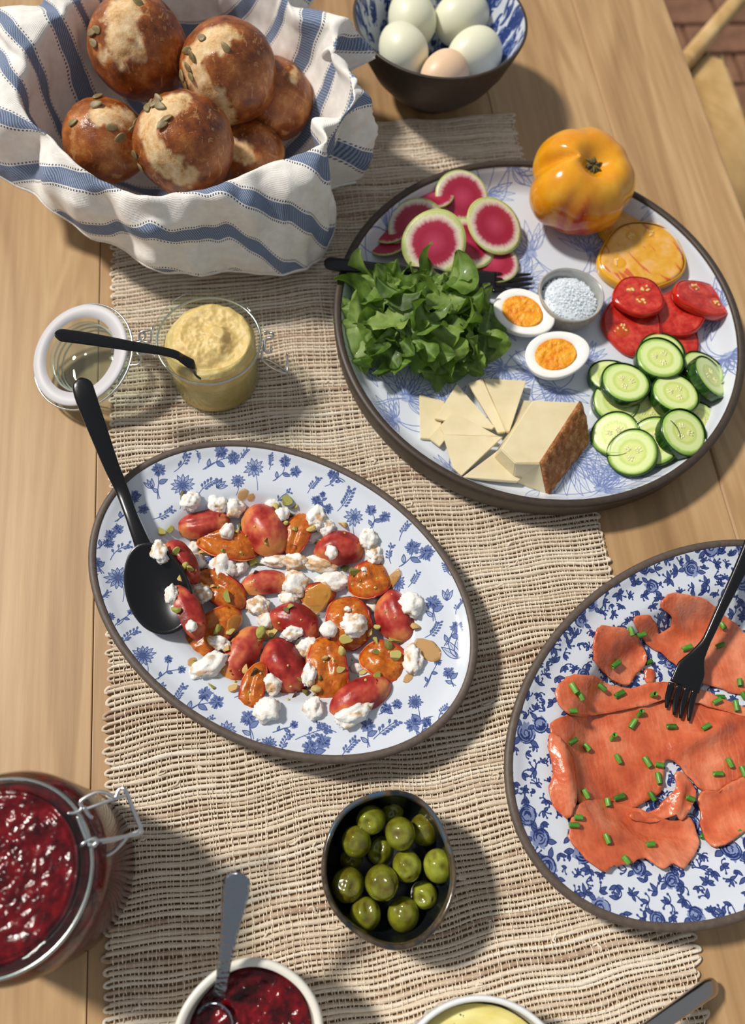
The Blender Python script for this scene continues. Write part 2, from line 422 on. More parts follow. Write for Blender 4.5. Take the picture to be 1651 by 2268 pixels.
def tubes(cx, cy, cz, ry, rz, sides, axis):
    """many tubes at once; arrays (n, m); axis 0: along x, 1: along y"""
    n, m = cx.shape; a = np.arange(sides)*2*np.pi/sides
    V = np.zeros((n, m, sides, 3)); V[..., 2] = cz[..., None]+rz[..., None]*np.sin(a)
    if axis == 0: V[..., 0] = cx[..., None]; V[..., 1] = cy[..., None]+ry[..., None]*np.cos(a)
    else: V[..., 0] = cx[..., None]+ry[..., None]*np.cos(a); V[..., 1] = cy[..., None]
    idx = np.arange(n*m*sides).reshape(n, m, sides); A = idx[:, :-1]; B = idx[:, 1:]
    Q = np.stack([A, np.roll(A, -1, 2), np.roll(B, -1, 2), B], -1).reshape(-1, 4)
    return V.reshape(-1, 3), Q
MX = 84
t = np.linspace(0, 1, MX); endl = RX0-np.where(rng.random(NR) < .3, rng.uniform(.0005, .0035, NR), rng.uniform(0, .001, NR)); endr = np.array([rxr(q) for q in rows])+np.where(rng.random(NR) < .3, rng.uniform(.001, .004, NR), 0)+0.002*np.sin(rows*60)
X = endl[:, None]+(endr-endl)[:, None]*t[None]; Yb = np.repeat(rows[:, None], MX, 1)
wob = np.cumsum(rng.normal(0, .00012, X.shape), 1); wob -= wob.mean(1, keepdims=True)
tk = thick[:, None]*(1+.16*np.sin(X*60+rows[:, None]*900)+.12*rng.normal(size=X.shape)*.7)
V1, Q1 = tubes(X, Yb+dy(X, Yb)+wob*.6, 0.0019+hz(X, Yb), tk, tk*1.1, 6, 0)
base = np.clip(rng.normal(.55, .2, NR)+.12*np.sin(rows*45), 0, 1); tone = np.clip(base[:, None]+.16*np.sin(X*25+rows[:, None]*300)+rng.normal(0, .05, X.shape), 0, 1)
tone1 = np.repeat(tone.ravel(), 6)
VV, QQ, TT = [V1], [Q1], [tone1]; off = len(V1)
def add_tube(P, r, tn, sides=6):
    global off
    v_, f_ = tube(P, r, sides); f_ = [q for q in f_ if len(q) == 4]
    VV.append(np.array([list(q) for q in v_])); QQ.append(np.array(f_)+off); TT.append(np.full(len(v_), tn)); off += len(v_)
for i in range(NR-1):                        # selvage loops joining neighbouring rows
    for sd, e in ((-1, endl), (1, endr)):
        if (i % 2 == 0) == (sd > 0): continue
        y0, y1 = rows[i], rows[i+1]; x0, x1 = e[i], e[i+1]; o = .0016+rng.random()*.0022
        P = []
        for q in np.linspace(0, 1, 10):
            k = (1-math.cos(math.pi*q))/2; x = x0*(1-k)+x1*k+sd*o*math.sin(math.pi*q); yy = y0*(1-k)+y1*k; P.append((x, yy+float(dy(np.array(x), np.array(yy))), .0018))
        add_tube(P, float(thick[i])*.8, float(tone[i, 0 if sd < 0 else -1]))
for k in range(120):                         # slubs and knots in the yarn
    bx, by = rng.uniform(RX0+.01, .215), rng.uniform(RY0+.01, RY1-.02); n = 9; p = np.array([bx, by, .0034]); P = []; hd = rng.choice([0, math.pi])+rng.normal()*.3
    for q in range(n):
        P.append(tuple(p)); hd += rng.normal()*.9; p = p+np.array([math.cos(hd)*.0016, math.sin(hd)*.0009, rng.normal()*.0002]); p[2] = min(max(p[2], .0032), .0042)
    P = [(a, b+float(dy(np.array(a), np.array(b))), c) for a, b, c in P]
    add_tube(P, [float(.0003+.0006*math.sin(math.pi*(q+.5)/n)) for q in range(n)], rng.uniform(.4, 1))
runner = empty('table_runner', (0.05, 0.2, 0)); tag(runner, 'loosely woven natural beige table runner lying along the oak table', 'table runner')
OFF = np.array([0.05, 0.2, 0])
me = npmesh(np.concatenate(VV)-OFF, np.concatenate(QQ), M_WEFT); attr(me, 'tone', np.concatenate(TT)); o = link('weft_yarn', me, runner); o['kind'] = 'stuff'
NW = 148; wx = np.linspace(0.004, 0.996, NW)+rng.normal(0, .0007, NW)
mid = np.stack([rows[:-1], (rows[:-1]+rows[1:])/2], 1).ravel(); NM = len(mid)
sgn = np.where(np.arange(NM//2) % 2 == 0, 1., -1.); lift = np.stack([sgn, np.zeros_like(sgn)], 1).ravel()
LX = RX0+.001; RXm = np.array([rxr(q) for q in mid])
Xw = LX+(RXm[None]-LX)*wx[:, None]+.0006*np.sin(mid[None]*70+wx[:, None]*40)+np.cumsum(rng.normal(0, .00009, (NW, NM)), 1)*.5
Yw = np.repeat(mid[None], NW, 0); par = np.where(np.arange(NW) % 2 == 0, 1., -1.)[:, None]
Zw = 0.0019+hz(Xw, Yw)+lift[None]*par*0.0016+.0001
rw = np.full(Xw.shape, .00036)*rng.uniform(.8, 1.25, (NW, 1))
V2, Q2 = tubes(Xw, Yw+dy(Xw, Yw), Zw, rw, rw*.9, 5, 1)
o = link('warp_thread', npmesh(V2-OFF, Q2, M_WARP), runner); o['kind'] = 'stuff'
RUN = 0.0048                                 # height of the runner's top

# ================================================================== DISHES
KN = {1.5: ([0, .52, .58, .64, .70, .76, .89, .94, 1], [0, 0, .05, .30, .58, .68, .75, .82, 1]), 1.7: ([0, .54, .60, .66, .72, .78, .89, .94, 1], [0, 0, .06, .34, .62, .73, .79, .85, 1]), 1.3: ([0, .90, .93, .96, .985, 1], [0, 0, .10, .36, .78, 1])}
KS = {k: (np.linspace(0, 1, 201), np.convolve(np.pad(np.interp(np.linspace(0, 1, 201), *v), 3, 'edge'), np.ones(7)/7, 'valid')) for k, v in KN.items()}
def inner_z(t, zf, zr, t0, t1, pw):
    return zf+(zr-zf)*float(np.interp(min(max(t, 0), 1), *KS[pw]))
def dish(name, label, cat, c, A, B, ang, zb, zf, zr, t0, pw, rim, foot_t, glz, clay, seg=128, group=None):
    """oval or round dish: clay body below, printed glazed surface inside; c is the middle, A x B the outer rim half sizes"""
    R = Matrix.Rotation(ang, 3, 'Z'); e = empty(name, (c[0], c[1], zb), R); tag(e, label, cat, group)
    a, b = A-rim, B-rim; zf_, zr_ = zf-zb, zr-zb
    ins = [(q, 0, inner_z(q, zf_, zr_-.0012, t0, 1, pw)) for q in list(np.linspace(0.04, t0, 6))+list(np.linspace(t0, 1, 40))[1:]]
    v, f = revolve(ins, seg, a, b, close_b=False); g = mesh(v, [tuple(reversed(q)) for q in f][:-1]+[tuple(range(seg))], glz)
    go = link('glazed_surface', g, e)
    ft = foot_t
    out = [(ft*.9, 0, .0015), (ft, 0, .0), (ft+(1-ft)*.15, 0, .0006)]
    for q in np.linspace(ft+(1-ft)*.28, 1, 8):
        k = (q-ft)/(1-ft); out.append((q, rim*k, .001+(zr_-.004)*(k**(1.25 if ft < .8 else .85))))
    if ft > .8: out = [(ft*.95, 0, .0015), (ft, 0, 0), (1, .0005, .0004), (1, .0034, .0024), (1, .0046, .006), (1, .0053, .012), (1, rim, zr_-.006)]
    out += [(1, rim*1.0, zr_-.002), (1, rim*.85, zr_-.0005), (1, rim*.5, zr_), (1, rim*.12, zr_-.0004), (1, 0, zr_-.0012), (1, -.0006, zr_-.004)]
    # underside of the body follows the glaze a little lower
    for q in list(np.linspace(.98, .1, 40)): out.append((q, -.0002, inner_z(q, zf_, zr_-.0012, t0, 1, pw)-.0012))
    v, f = revolve(out, seg, a, b, close_a=True, close_b=True)
    bo = link('clay_body', mesh(v, f, clay), e)
    reg(go, bo)
    ca, sa = math.cos(-ang), math.sin(-ang)
    def zat(x, y):
        X, Y = x-c[0], y-c[1]; X, Y = X*ca-Y*sa, X*sa+Y*ca
        return inner_z(math.hypot(X/a, Y/b), zf, zr-.0012, t0, 1, pw)
    def loc(px, py, z=None):
        z = z or zf; p = at(px, py, z)
        for _ in range(3): p = at(px, py, zat(p.x, p.y))
        X, Y = p.x-c[0], p.y-c[1]; return (X*ca-Y*sa, X*sa+Y*ca)
    return e, zat, loc, go

# --- oval platter: scattered wildflower sprigs, placed where the photograph has them
OC, OA, OB, OANG = (-0.0084, 0.1683), 0.1413, 0.1016, math.radians(-36.7)
ink1 = Ink(1700, 0.30)
def oval_loc(px, py):
    a, b = OA-.0054, OB-.0054; ca, sa = math.cos(-OANG), math.sin(-OANG); z = .02
    for _ in range(4):
        p = at(px, py, z); X, Y = p.x-OC[0], p.y-OC[1]; X, Y = X*ca-Y*sa, X*sa+Y*ca
        z = inner_z(math.hypot(X/a, Y/b), .0095, .0308, .5, 1, 1.5)
    return (X, Y)
PXM = .000305
L = oval_loc
for b, hs, r in [((350,1105),[(352,1040)],14),((255,1155),[(297,1103),(318,1128)],11),((450,1040),[(490,1000),(517,1015)],14),((215,1215),[(245,1185),(262,1172),(241,1203)],11),
    ((255,1385),[(290,1355)],7),((345,1505),[(373,1460),(403,1483)],8),((405,1578),[(455,1537),(480,1555)],14),((557,1638),[(550,1590)],15),((690,1690),[(687,1655),(716,1643)],15),
    ((815,1655),[(815,1608)],14),((955,1588),[(915,1605)],15),((605,1622),[(652,1605)],8),((840,1582),[(880,1560),(857,1568)],10),((940,1522),[(970,1465)],8),((605,1065),[(632,1022),(655,1045)],12),
    ((715,1125),[(715,1095)],7),((690,1105),[(702,1108),(727,1127)],11),((820,1172),[(822,1130),(853,1145)],12),((885,1255),[(915,1213),(945,1225)],16),((960,1375),[(960,1335)],16),
    ((985,1430),[(1012,1390)],13),((925,1640),[(945,1600)],10),((300,1110),[(300,1095)],9),((1005,1520),[(995,1490)],12),((225,1270),[(213,1245)],11),((760,1068),[(735,1050)],9)]:
    ink1.sprig(L(*b), [L(*h) for h in hs], r*PXM)
for c, r in [((563,1037),23),((405,1075),25),((262,1280),25),((317,1452),23),((500,1620),21),((785,1145),21),((527,1065),15),((595,1650),17),((880,1292),17),((243,1367),10),((355,1525),13),((920,1555),15),((880,1000),1),((700,1340),16),((470,1240),15)]:
    q = L(*c); ink1.daisy(q, r*PXM, random.random()*6); ink1.stem(q, L(c[0]+random.randint(-6, 10), c[1]+r*2.1), .0004)
for b, h in [((386,1045),(414,1008)),((530,1022),(547,996)),((245,1240),(284,1208)),((215,1330),(240,1312)),((272,1434),(302,1398)),((385,1562),(407,1522)),((625,1672),(642,1628)),((755,1678),(787,1640)),((828,1637),(877,1598)),((745,1622),(705,1606)),((655,1638),(722,1614)),
    ((942,1412),(972,1380)),((972,1592),(990,1565)),((682,1092),(705,1060)),((720,1077),(748,1048)),((748,1132),(777,1088)),((885,1197),(903,1162)),((866,1248),(868,1210)),((610,1120),(640,1090)),((905,1300),(925,1270)),((340,1150),(380,1130)),((440,1095),(480,1062)),((1010,1360),(1025,1330)),((440,1025),(438,1000)),((597,1040),(600,1008)),((205,1300),(212,1275)),((450,1620),(470,1590)),((560,1660),(572,1640)),((1000,1275),(985,1250)),((520,1545),(545,1530)),((640,1200),(660,1180)),((800,1600),(770,1590))]:
    ink1.berry(L(*b), L(*h))
for b, h in [((1018,1458),(993,1420)),((990,1330),(992,1305)),((338,1082),(326,1062)),((480,1080),(500,1066))]:
    p, q = L(*b), L(*h); ln = math.dist(p, q); an = math.atan2(q[1]-p[1], q[0]-p[0])
    for k in (-.45, 0, .45): ink1.petal(p, an+k, ln, ln*.36, .0005, .85, .15)
M_GL1 = glaze('wildflower_glaze', ink1)
platter, oz, _, platter_g = dish('oval_platter', 'oval wildflower-print platter holding the roasted fruit and goat cheese', 'platter', OC, OA, OB, OANG, RUN, .0095, .0320, .50, 1.5, .0054, .66, M_GL1, M_CLAY)

# --- oval bowl of salmon: dense chintz roses
SC, SA, SB, SANG = (0.2642, 0.0544), 0.1530, 0.1090, math.radians(29)
ink2 = Ink(1800, 0.32); pts = []
tries = 0
while len(pts) < 640 and tries < 60000:
    tries += 1; a, q = random.random()*6.283, math.sqrt(random.random())*.97; p = (q*math.cos(a)*SA, q*math.sin(a)*SB); big = random.random() < .22
    r = random.uniform(.0065, .0095) if big else random.uniform(.0034, .0058)
    if .78 < q < .83 and random.random() < .5: continue
    if all(math.hypot(p[0]-x, p[1]-y) > (r+s)*.62 for x, y, s in pts):
        pts.append((p[0], p[1], r)); 
        if big: ink2.rose(p, r*.7); [ink2.petal((p[0]+math.cos(k)*r*.6, p[1]+math.sin(k)*r*.6), k+.3, r*.7, r*.36, .0005, 1, .8) for k in (random.random()*2, 2.2+random.random(), 4.4+random.random())]
        else: ink2.leafy(p, r*.95, random.randint(3, 6))
M_GL2 = glaze('chintz_glaze', ink2, blue=srgb(34, 48, 104), mid=srgb(96, 114, 166))
bowl2, sz, sloc, bowl2_g = dish('oval_serving_bowl', 'oval rose-print serving bowl holding the smoked salmon', 'serving bowl', SC, SA, SB, SANG, RUN, .0090, .0350, .52, 1.7, .0054, .66, M_GL2, M_CLAY)

# --- large round plate: line-drawn chrysanthemums
PC, PR = (0.2146, 0.3784), 0.1672
ink3 = Ink(1700, 0.36)
for c, r, a, sp in [((1075,430),.030,-1.2,3),((1180,560),.042,2.6,3.4),((1120,400),.03,1.0,3),((900,880),.034,.6,3.2),((1000,900),.026,2.4,3),((1190,830),.030,1.8,3.6),((1120,810),.03,3.6,3),((1260,1010),.040,-.8,3.2),((1330,1085),.036,.4,3.0),
    ((1240,860),.028,-2,3.2),((1330,690),.022,.3,3),((1585,700),.03,2.8,3),((1310,560),.036,1,3),((880,930),.03,3,3),((860,520),.03,.8,3),((1150,620),.03,-1,3.4),((1380,1050),.03,2.2,3),((1600,800),.028,-1.4,3),((1010,1060),.026,1.2,3.4),((1470,480),.03,2,3),((800,800),.03,.3,3),((1300,800),.024,1.9,3.2),((950,600),.03,1,3),((1100,700),.03,4,3)]:
    p = at(*c, .011); q = (p.x-PC[0], p.y-PC[1]); ink3.mum(q, r*.8, a, sp)
    for k in range(2):
        d = a+math.pi+random.uniform(-.5, .5); e = (q[0]+math.cos(d)*r*1.3, q[1]+math.sin(d)*r*1.3); ink3.stem(q, e, .0007, .3)
        ink3.petal(e, d+.6, r*.5, r*.2, .0006, .7, .1)
ink3.a *= .8
M_GL3 = glaze('chrysanthemum_glaze', ink3, mid=srgb(140, 156, 200), blue=srgb(56, 76, 140))
bigp, bz, bloc, bigp_g = dish('round_serving_plate', 'big round dark-rimmed plate laid out with vegetables, cheese and eggs', 'plate', PC, PR, PR, 0.0, RUN, .0095, .0300, .90, 1.3, .0060, .965, M_GL3, M_CLAYD)

# --- deep bowl with the eggs
EC = (0.1685, 0.6678)
ink4 = Ink(1100, 0.17)
for i in range(420):
    a, q = random.random()*6.283, math.sqrt(random.random())*.078; p = (q*math.cos(a), q*math.sin(a))
    if random.random() < .25: ink4.rose(p, random.uniform(.003, .006))
    else: ink4.leafy(p, random.uniform(.003, .006), random.randint(3, 5))
M_GL4 = glaze('dense_blue_glaze', ink4, blue=srgb(36, 56, 118), mid=srgb(96, 118, 172))
eb = empty('egg_bowl', (EC[0], EC[1], 0)); tag(eb, 'small deep bowl with dark outside and blue floral inside holding whole eggs', 'bowl')
prof_o = [(0.001, .002), (.026, .002), (.027, 0), (.031, 0), (.032, .004), (.045, .013), (.058, .028), (.068, .046), (.0745, .064), (.0775, .0735), (.0778, .0748), (.0768, .0755), (.0752, .0752)]
prof_i = [(.0752, .0751), (.0738, .071), (.0705, .060), (.064, .045), (.054, .029), (.040, .017), (.022, .0105), (.0005, .009)]
v, f = lathe(prof_o, 96, close_b=False); bo = link('clay_body', mesh(v, f, M_CLAYD), eb)
v, f = lathe(prof_i, 96, close_a=False); go = link('glazed_surface', mesh(v, f, M_GL4), eb)
reg(bo, go)

# --- small dishes
M_SALTD = simple('speckled_stoneware', srgb(150, 138, 124), 0.45, srgb(182, 172, 158), 400, .1)
M_SALTIN = simple('grey_glaze', srgb(150, 152, 150), 0.25, srgb(176, 178, 176), 90)
sd_c = (0.2424, 0.3955)
sd = empty('salt_dish', (*sd_c, .0095)); tag(sd, 'tiny round stoneware dish heaped with flaky white salt', 'dish')
v, f = lathe([(.0005, .0008), (.017, .0), (.019, .0008), (.0235, .006), (.0262, .013), (.0272, .021), (.0270, .0232), (.0262, .0236)], 64, close_b=False, wob=lambda a, z: 1+.012*math.sin(3*a+1)); link('stoneware_body', mesh(v, f, M_SALTD), sd)
v, f = lathe([(.0262, .0236), (.0245, .0225), (.0238, .017), (.0215, .008), (.012, .0045), (.0005, .004)], 64, close_a=False, wob=lambda a, z: 1+.012*math.sin(3*a+1)); sdg = link('glazed_surface', mesh(v, f, M_SALTIN), sd)
M_SALT = simple('salt_crystal', srgb(246, 249, 253), 0.3, Subsurface_Weight=.3)
V, Fc = [], []
vb, fb = box(0, 0, 0, 1, 1, 1)
def lump(r, th, h): return h*(1-(r/.0232)**2)
for i in range(1500):
    a, q = random.random()*6.283, math.sqrt(random.random())*.0226; s = random.uniform(.0006, .0019); z = .0150+lump(q, a, .0075)+random.uniform(-.0006, .0008)
    R = Matrix.Rotation(random.random()*6.3, 3, Vector((rng.normal(), rng.normal(), rng.normal())).normalized()); o = len(V)
    V += [R @ Vector((p.x*s, p.y*s*random.uniform(.6, 1.1), p.z*s*.6))+Vector((q*math.cos(a), q*math.sin(a), z)) for p in vb]; Fc += [tuple(k+o for k in fq) for fq in fb]
v, f = lathe([(.0205, .0075)]+[(.0222*math.cos(k), .0144+.0074*math.sin(k)) for k in np.linspace(.05, 1.55, 8)], 40, close_a=True)
V2, F2 = join((V, Fc), (v, f)); so = link('flaky_salt', mesh(V2, F2, M_SALT, False), None, (*sd_c, .0095)); tag(so, 'mound of flaky white salt filling the tiny stoneware dish', 'salt', kind='stuff')

# olive bowl: hand-made, egg shaped, blue-brown glaze
m = Mat('marbled_glaze', 0.16); n1 = m.noise(m.coord((1, 1, 2.2)), 42, 3, .6, 1.4)
m.color(m.ramp(n1, [(0.30, srgb(26, 36, 46)), (0.44, srgb(64, 54, 42)), (0.56, srgb(92, 78, 58)), (0.64, srgb(54, 84, 110)), (0.78, srgb(34, 48, 64))])); m.bump(m.noise(m.coord(), 60, 2), .2, .002); M_MARB = m.m
M_BLK = simple('black_glaze', srgb(14, 16, 18), 0.2, srgb(24, 28, 32), 50)
LC = (0.0419, -0.0092)
ob = empty('olive_bowl', (LC[0], LC[1], RUN), Matrix.Rotation(math.radians(-83.5), 3, 'Z')); tag(ob, 'small handmade egg-shaped bowl with marbled blue brown rim full of olives', 'bowl')
wobo = lambda a, z: 1+.018*math.sin(3*a+.6)+.012*math.sin(5*a+2)+.03*math.cos(a)
k = .0415
v, f = revolve([(0, .001, .002), (.60, 0, 0), (.66, 0, .001), (.80, 0, .008), (.93, 0, .020), (.99, 0, .033), (1.0, 0, .0405), (.985, 0, .0425), (.955, 0, .0428), (.925, 0, .0415), (.915, 0, .038)], 72, .0428, .0392, wob=wobo, close_b=False)
link('outer_wall', mesh(v, f, M_MARB), ob)
v, f = revolve([(.915, 0, .038), (.90, 0, .03), (.84, 0, .018), (.70, 0, .008), (.4, 0, .005), (.01, 0, .0045)], 72, .0428, .0392, wob=wobo, close_a=False)
obi = link('inner_wall', mesh(v, f, M_BLK), ob); reg(obi)

# white bowl of jam at the near edge
M_WHITE = simple('off_white_glaze', srgb(226, 222, 210), 0.25, srgb(238, 235, 226), 30)
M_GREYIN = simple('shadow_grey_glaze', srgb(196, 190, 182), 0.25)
WC = (-0.0432, -0.0862)
wb = empty('jam_bowl', (*WC, RUN)); tag(wb, 'small off-white stoneware bowl of dark red jam with a spoon', 'bowl')
v, f = lathe([(.0005, .002), (.020, .002), (.021, 0), (.024, 0), (.025, .003), (.033, .014), (.0375, .03), (.0395, .045), (.0398, .0485), (.0388, .050), (.0368, .0498), (.0352, .048)], 72, close_b=False, wob=lambda a, z: 1+.012*math.sin(2*a+.5)+.008*math.sin(5*a)); link('outer_wall', mesh(v, f, M_WHITE), wb)
v, f = lathe([(.0352, .048), (.0345, .040), (.033, .028), (.028, .014), (.018, .007), (.0005, .006)], 72, close_a=False, wob=lambda a, z: 1+.012*math.sin(2*a+.5)+.008*math.sin(5*a)); link('inner_wall', mesh(v, f, M_GREYIN), wb)

# fluted ramekin at the near edge
RC = (0.0772, -0.1312)
rk = empty('fluted_ramekin', (*RC, RUN)); tag(rk, 'white fluted ramekin of speckled yellow butter at the near edge of the runner', 'ramekin')
flu = lambda a, z: 1+.012*math.cos(34*a)*min(1, max(0, (.043-z)/.006))
v, f = lathe([(.0005, .001), (.043, 0), (.0445, .002), (.047, .015), (.0492, .032), (.0505, .041), (.0515, .0445), (.0512, .0462), (.0502, .0468), (.0490, .0462), (.0482, .044)], 272, close_b=False, wob=flu); link('fluted_wall', mesh(v, f, simple('white_porcelain', srgb(236, 238, 240), .15)), rk)
v, f = lathe([(.0482, .044), (.0465, .025), (.044, .006), (.0005, .005)], 96, close_a=False); link('inner_wall', mesh(v, f, simple('white_porcelain_inside', srgb(236, 238, 240), .15)), rk)
m = Mat('speckled_butter', .45, Subsurface_Weight=.15); sp = m.noise(m.coord(), 900, 1); m.color(m.mix(m.math('GREATER_THAN', m.noise(m.coord(), 260, 2), .70), m.ramp(m.noise(m.coord((1, 3, 1)), 60), [(.3, srgb(226, 208, 120)), (.7, srgb(240, 226, 160))]), srgb(80, 70, 40)))
v, f = [], []
def blobdisc(R, zc, zf_, nr=26, ns=72):
    V = [(0, 0, zf_(0, 0))]; Fq = []
    for i in range(1, nr+1):
        for j in range(ns):
            a = 2*math.pi*j/ns; r = R*i/nr; V.append((r*math.cos(a), r*math.sin(a), zf_(r*math.cos(a), r*math.sin(a))))
    for j in range(ns): Fq.append((0, 1+j, 1+(j+1) % ns))
    for i in range(nr-1):
        for j in range(ns): a, b = 1+i*ns+j, 1+i*ns+(j+1) % ns; Fq.append((a, a+ns, b+ns, b))
    o = len(V)
    for j in range(ns): a = 2*math.pi*j/ns; V.append((R*.96*math.cos(a), R*.96*math.sin(a), zc))
    for j in range(ns): a, b = 1+(nr-1)*ns+j, 1+(nr-1)*ns+(j+1) % ns; Fq.append((a, o+j, o+(j+1) % ns, b))
    Fq.append(tuple(reversed(range(o, o+ns)))); return V, Fq
v, f = blobdisc(.0458, .022, lambda x, y: .037+.0025*nz((x, y, 0), 70)+.001*nz((x, y, 3), 200)-(0.004 if math.hypot(x, y) > .043 else 0)); bt = link('speckled_butter', mesh(v, f, m.m), None, (*RC, RUN)); tag(bt, 'soft yellow butter with dark specks inside the fluted ramekin', 'butter')

# ------------------------------------------------------------------ glass jars
m = Mat('clear_glass', 0.03); tp = m.node('ShaderNodeBsdfTransparent'); tp.inputs[0].default_value = (.93, .965, .95, 1); gl = m.node('ShaderNodeBsdfGlossy'); gl.inputs['Roughness'].default_value = .03; lw = m.node('ShaderNodeLayerWeight', Blend=.5); fr_ = m.math('MULTIPLY_ADD', m.math('POWER', lw.outputs['Facing'], 7.0), .40, .045); mx = m.n.new('ShaderNodeMixShader')
m.lk(fr_, mx.inputs[0]); m.lk(tp.outputs[0], mx.inputs[1]); m.lk(gl.outputs[0], mx.inputs[2]); m.lk(mx.outputs[0], m.n['Material Output'].inputs[0]); M_GLASS = m.m
M_GLASS2 = simple('bright_glass', (.8, .83, .82, 1), .08, Transmission_Weight=.6, IOR=1.45)
M_STEEL = simple('steel_wire', (.62, .62, .64, 1), 0.22, Metallic=1.0)
M_GASK = simple('white_gasket', srgb(200, 198, 202), 0.5)
JC = (-0.0474, 0.3555)
jar = empty('mustard_jar', (*JC, RUN)); tag(jar, 'small clip-top glass jar of mustard with its lid hanging open', 'jar')
v, f = lathe([(.0005, .0008), (.030, 0), (.0335, .002), (.0348, .008), (.0352, .030), (.0356, .044), (.0352, .048), (.0365, .0505), (.0392, .053), (.0392, .0575), (.0375, .0595), (.0362, .0625), (.0348, .063), (.0336, .062), (.0330, .056), (.0332, .042), (.0330, .010), (.030, .0042), (.0005, .004)], 96)
link('glass_body', mesh(v, f, M_GLASS), jar)
for zz, rr in ((.0502, .0376),):
    v, f = tube([(rr*math.cos(a), rr*math.sin(a), zz) for a in np.linspace(0, 2*math.pi, 64, endpoint=False)], .0009, 8, True); link('neck_wire', mesh(v, f, M_STEEL), jar)
m = Mat('grainy_mustard', .5, Subsurface_Weight=.1); q = m.noise(m.coord(), 500, 3); m.color(m.ramp(m.noise(m.coord(), 90, 4), [(.3, srgb(204, 174, 104)), (.55, srgb(220, 192, 126)), (.75, srgb(232, 210, 154))])); m.bump(q, .4, .0008)
M_MUST = m.m
def must_top(x, y):
    r = math.hypot(x, y); a = math.atan2(y, x)
    z = .052+.0045*(1-(r/.03)**2)+.0025*math.sin(a*1+r*260)*(r/.03)+.0016*nz((x, y, 1), 160)+.0008*nz((x, y, 5), 420)
    z += .006*math.exp(-((x-.008)**2+(y+.0)**2)/.00004)
    if r > .0305: z -= (r-.0305)*1.6
    return min(z, .0605)
v, f = blobdisc(.0336, .0025, must_top, 40, 110); mo = link('mustard', mesh(v, f, M_MUST), None, (*JC, RUN)); tag(mo, 'swirled pale yellow mustard filling the clip-top glass jar', 'mustard'); reg(mo)
# wire clasps left (hinge) and right (closing bail), relative to the jar
def wire(pts, r=.0009, parent=jar, n=None, name='wire_clasp', mat=None):
    o = parent.matrix_basis.inverted(); P = [o @ p for p in pts]
    if n: P = [Vector(p) for p in spline(P, n)]
    v, f = tube(P, r, 8); return link(name, mesh(v, f, mat or M_STEEL), parent)
zc = .054
wire([at(585,735,zc), at(603,738,zc), at(604,748,zc+.002), at(588,752,zc), at(588,778,zc-.003), at(600,780,zc-.006), at(601,770,zc-.006)], n=26)
wire([at(588,752,zc), at(580,790,zc-.006), at(590,805,zc-.012), at(610,818,zc-.02), at(634,826,zc-.026), at(637,812,zc-.026), at(636,786,zc-.026)], n=30, name='bail_loop')
wire([at(576,800,zc-.006), at(588,795,zc-.010), at(612,806,zc-.018), at(632,822,zc-.026)], n=20, name='bail_loop')
wire([at(341,723,zc), at(336,730,zc), at(334,755,zc-.004), at(326,758,zc-.006), at(310,752,zc-.006), at(312,736,zc-.003), at(330,732,zc-.002)], n=30, name='hinge_wire')
wire([at(345,790,zc-.006), at(330,782,zc-.008), at(308,786,zc-.008), at(306,776,zc-.008), at(318,766,zc-.006)], n=24, name='hinge_wire')
# lid: lies open upside down beside the jar, held by the hinge wire, so it is part of the jar
ln = Vector((-.92*math.sin(math.radians(22)), -.38*math.sin(math.radians(22)), math.cos(math.radians(22))))
lc = at(181, 788, .029); LR = frame(ln, (-.38, .92, 0))
jl = link('open_lid', None, jar, jar.matrix_basis.inverted() @ lc, LR)
me = None
v, f = lathe([(.0285, .0006), (.0290, .0018), (.0402, .0018), (.0412, .001), (.0412, -.0022), (.0405, -.0035), (.033, -.0042), (.0312, -.006), (.0305, -.0155), (.0285, -.0185), (.0005, -.0187), (.0005, -.0150), (.0245, -.0148), (.0262, -.0130), (.0262, -.010), (.0268, -.0096), (.0268, -.0060), (.0274, -.0056), (.0278, .0004)], 96)
jl.data = None if False else jl.data
lid_glass = link('lid_glass', mesh(v, f, M_GLASS), jl)
v, f = lathe([(.0300, .0019), (.0300, .0032), (.0395, .0032), (.0404, .0026), (.0404, .0019)], 96, close_a=False, close_b=False); f += [(j, (j+1) % 96, 4*96+(j+1) % 96, 4*96+j) for j in range(96)]
link('rubber_gasket', mesh(v, f, M_GASK), jl)
for rr, zz in ((.0272, -.004), (.0266, -.008), (.0258, -.0125)):
    v, f = tube([(rr*math.cos(a), rr*math.sin(a), zz) for a in np.linspace(0, 2*math.pi, 64, endpoint=False)], .0007, 8, True); link('glass_ridge', mesh(v, f, M_GLASS2), jl)
v, f = tube([(.0424*math.cos(a), .0424*math.sin(a), -.0012) for a in np.linspace(0, 2*math.pi, 64, endpoint=False)], .0008, 8, True); link('lid_wire', mesh(v, f, M_STEEL), jl)
wire([at(262,845,.033), at(284,812,.038), at(305,808,.040), at(313,798,.042), at(310,788,.044)], n=24, name='hinge_wire')
wire([at(290,758,.045), at(310,757,.046), at(322,745,.048), at(318,735,.05)], n=20, name='hinge_wire')

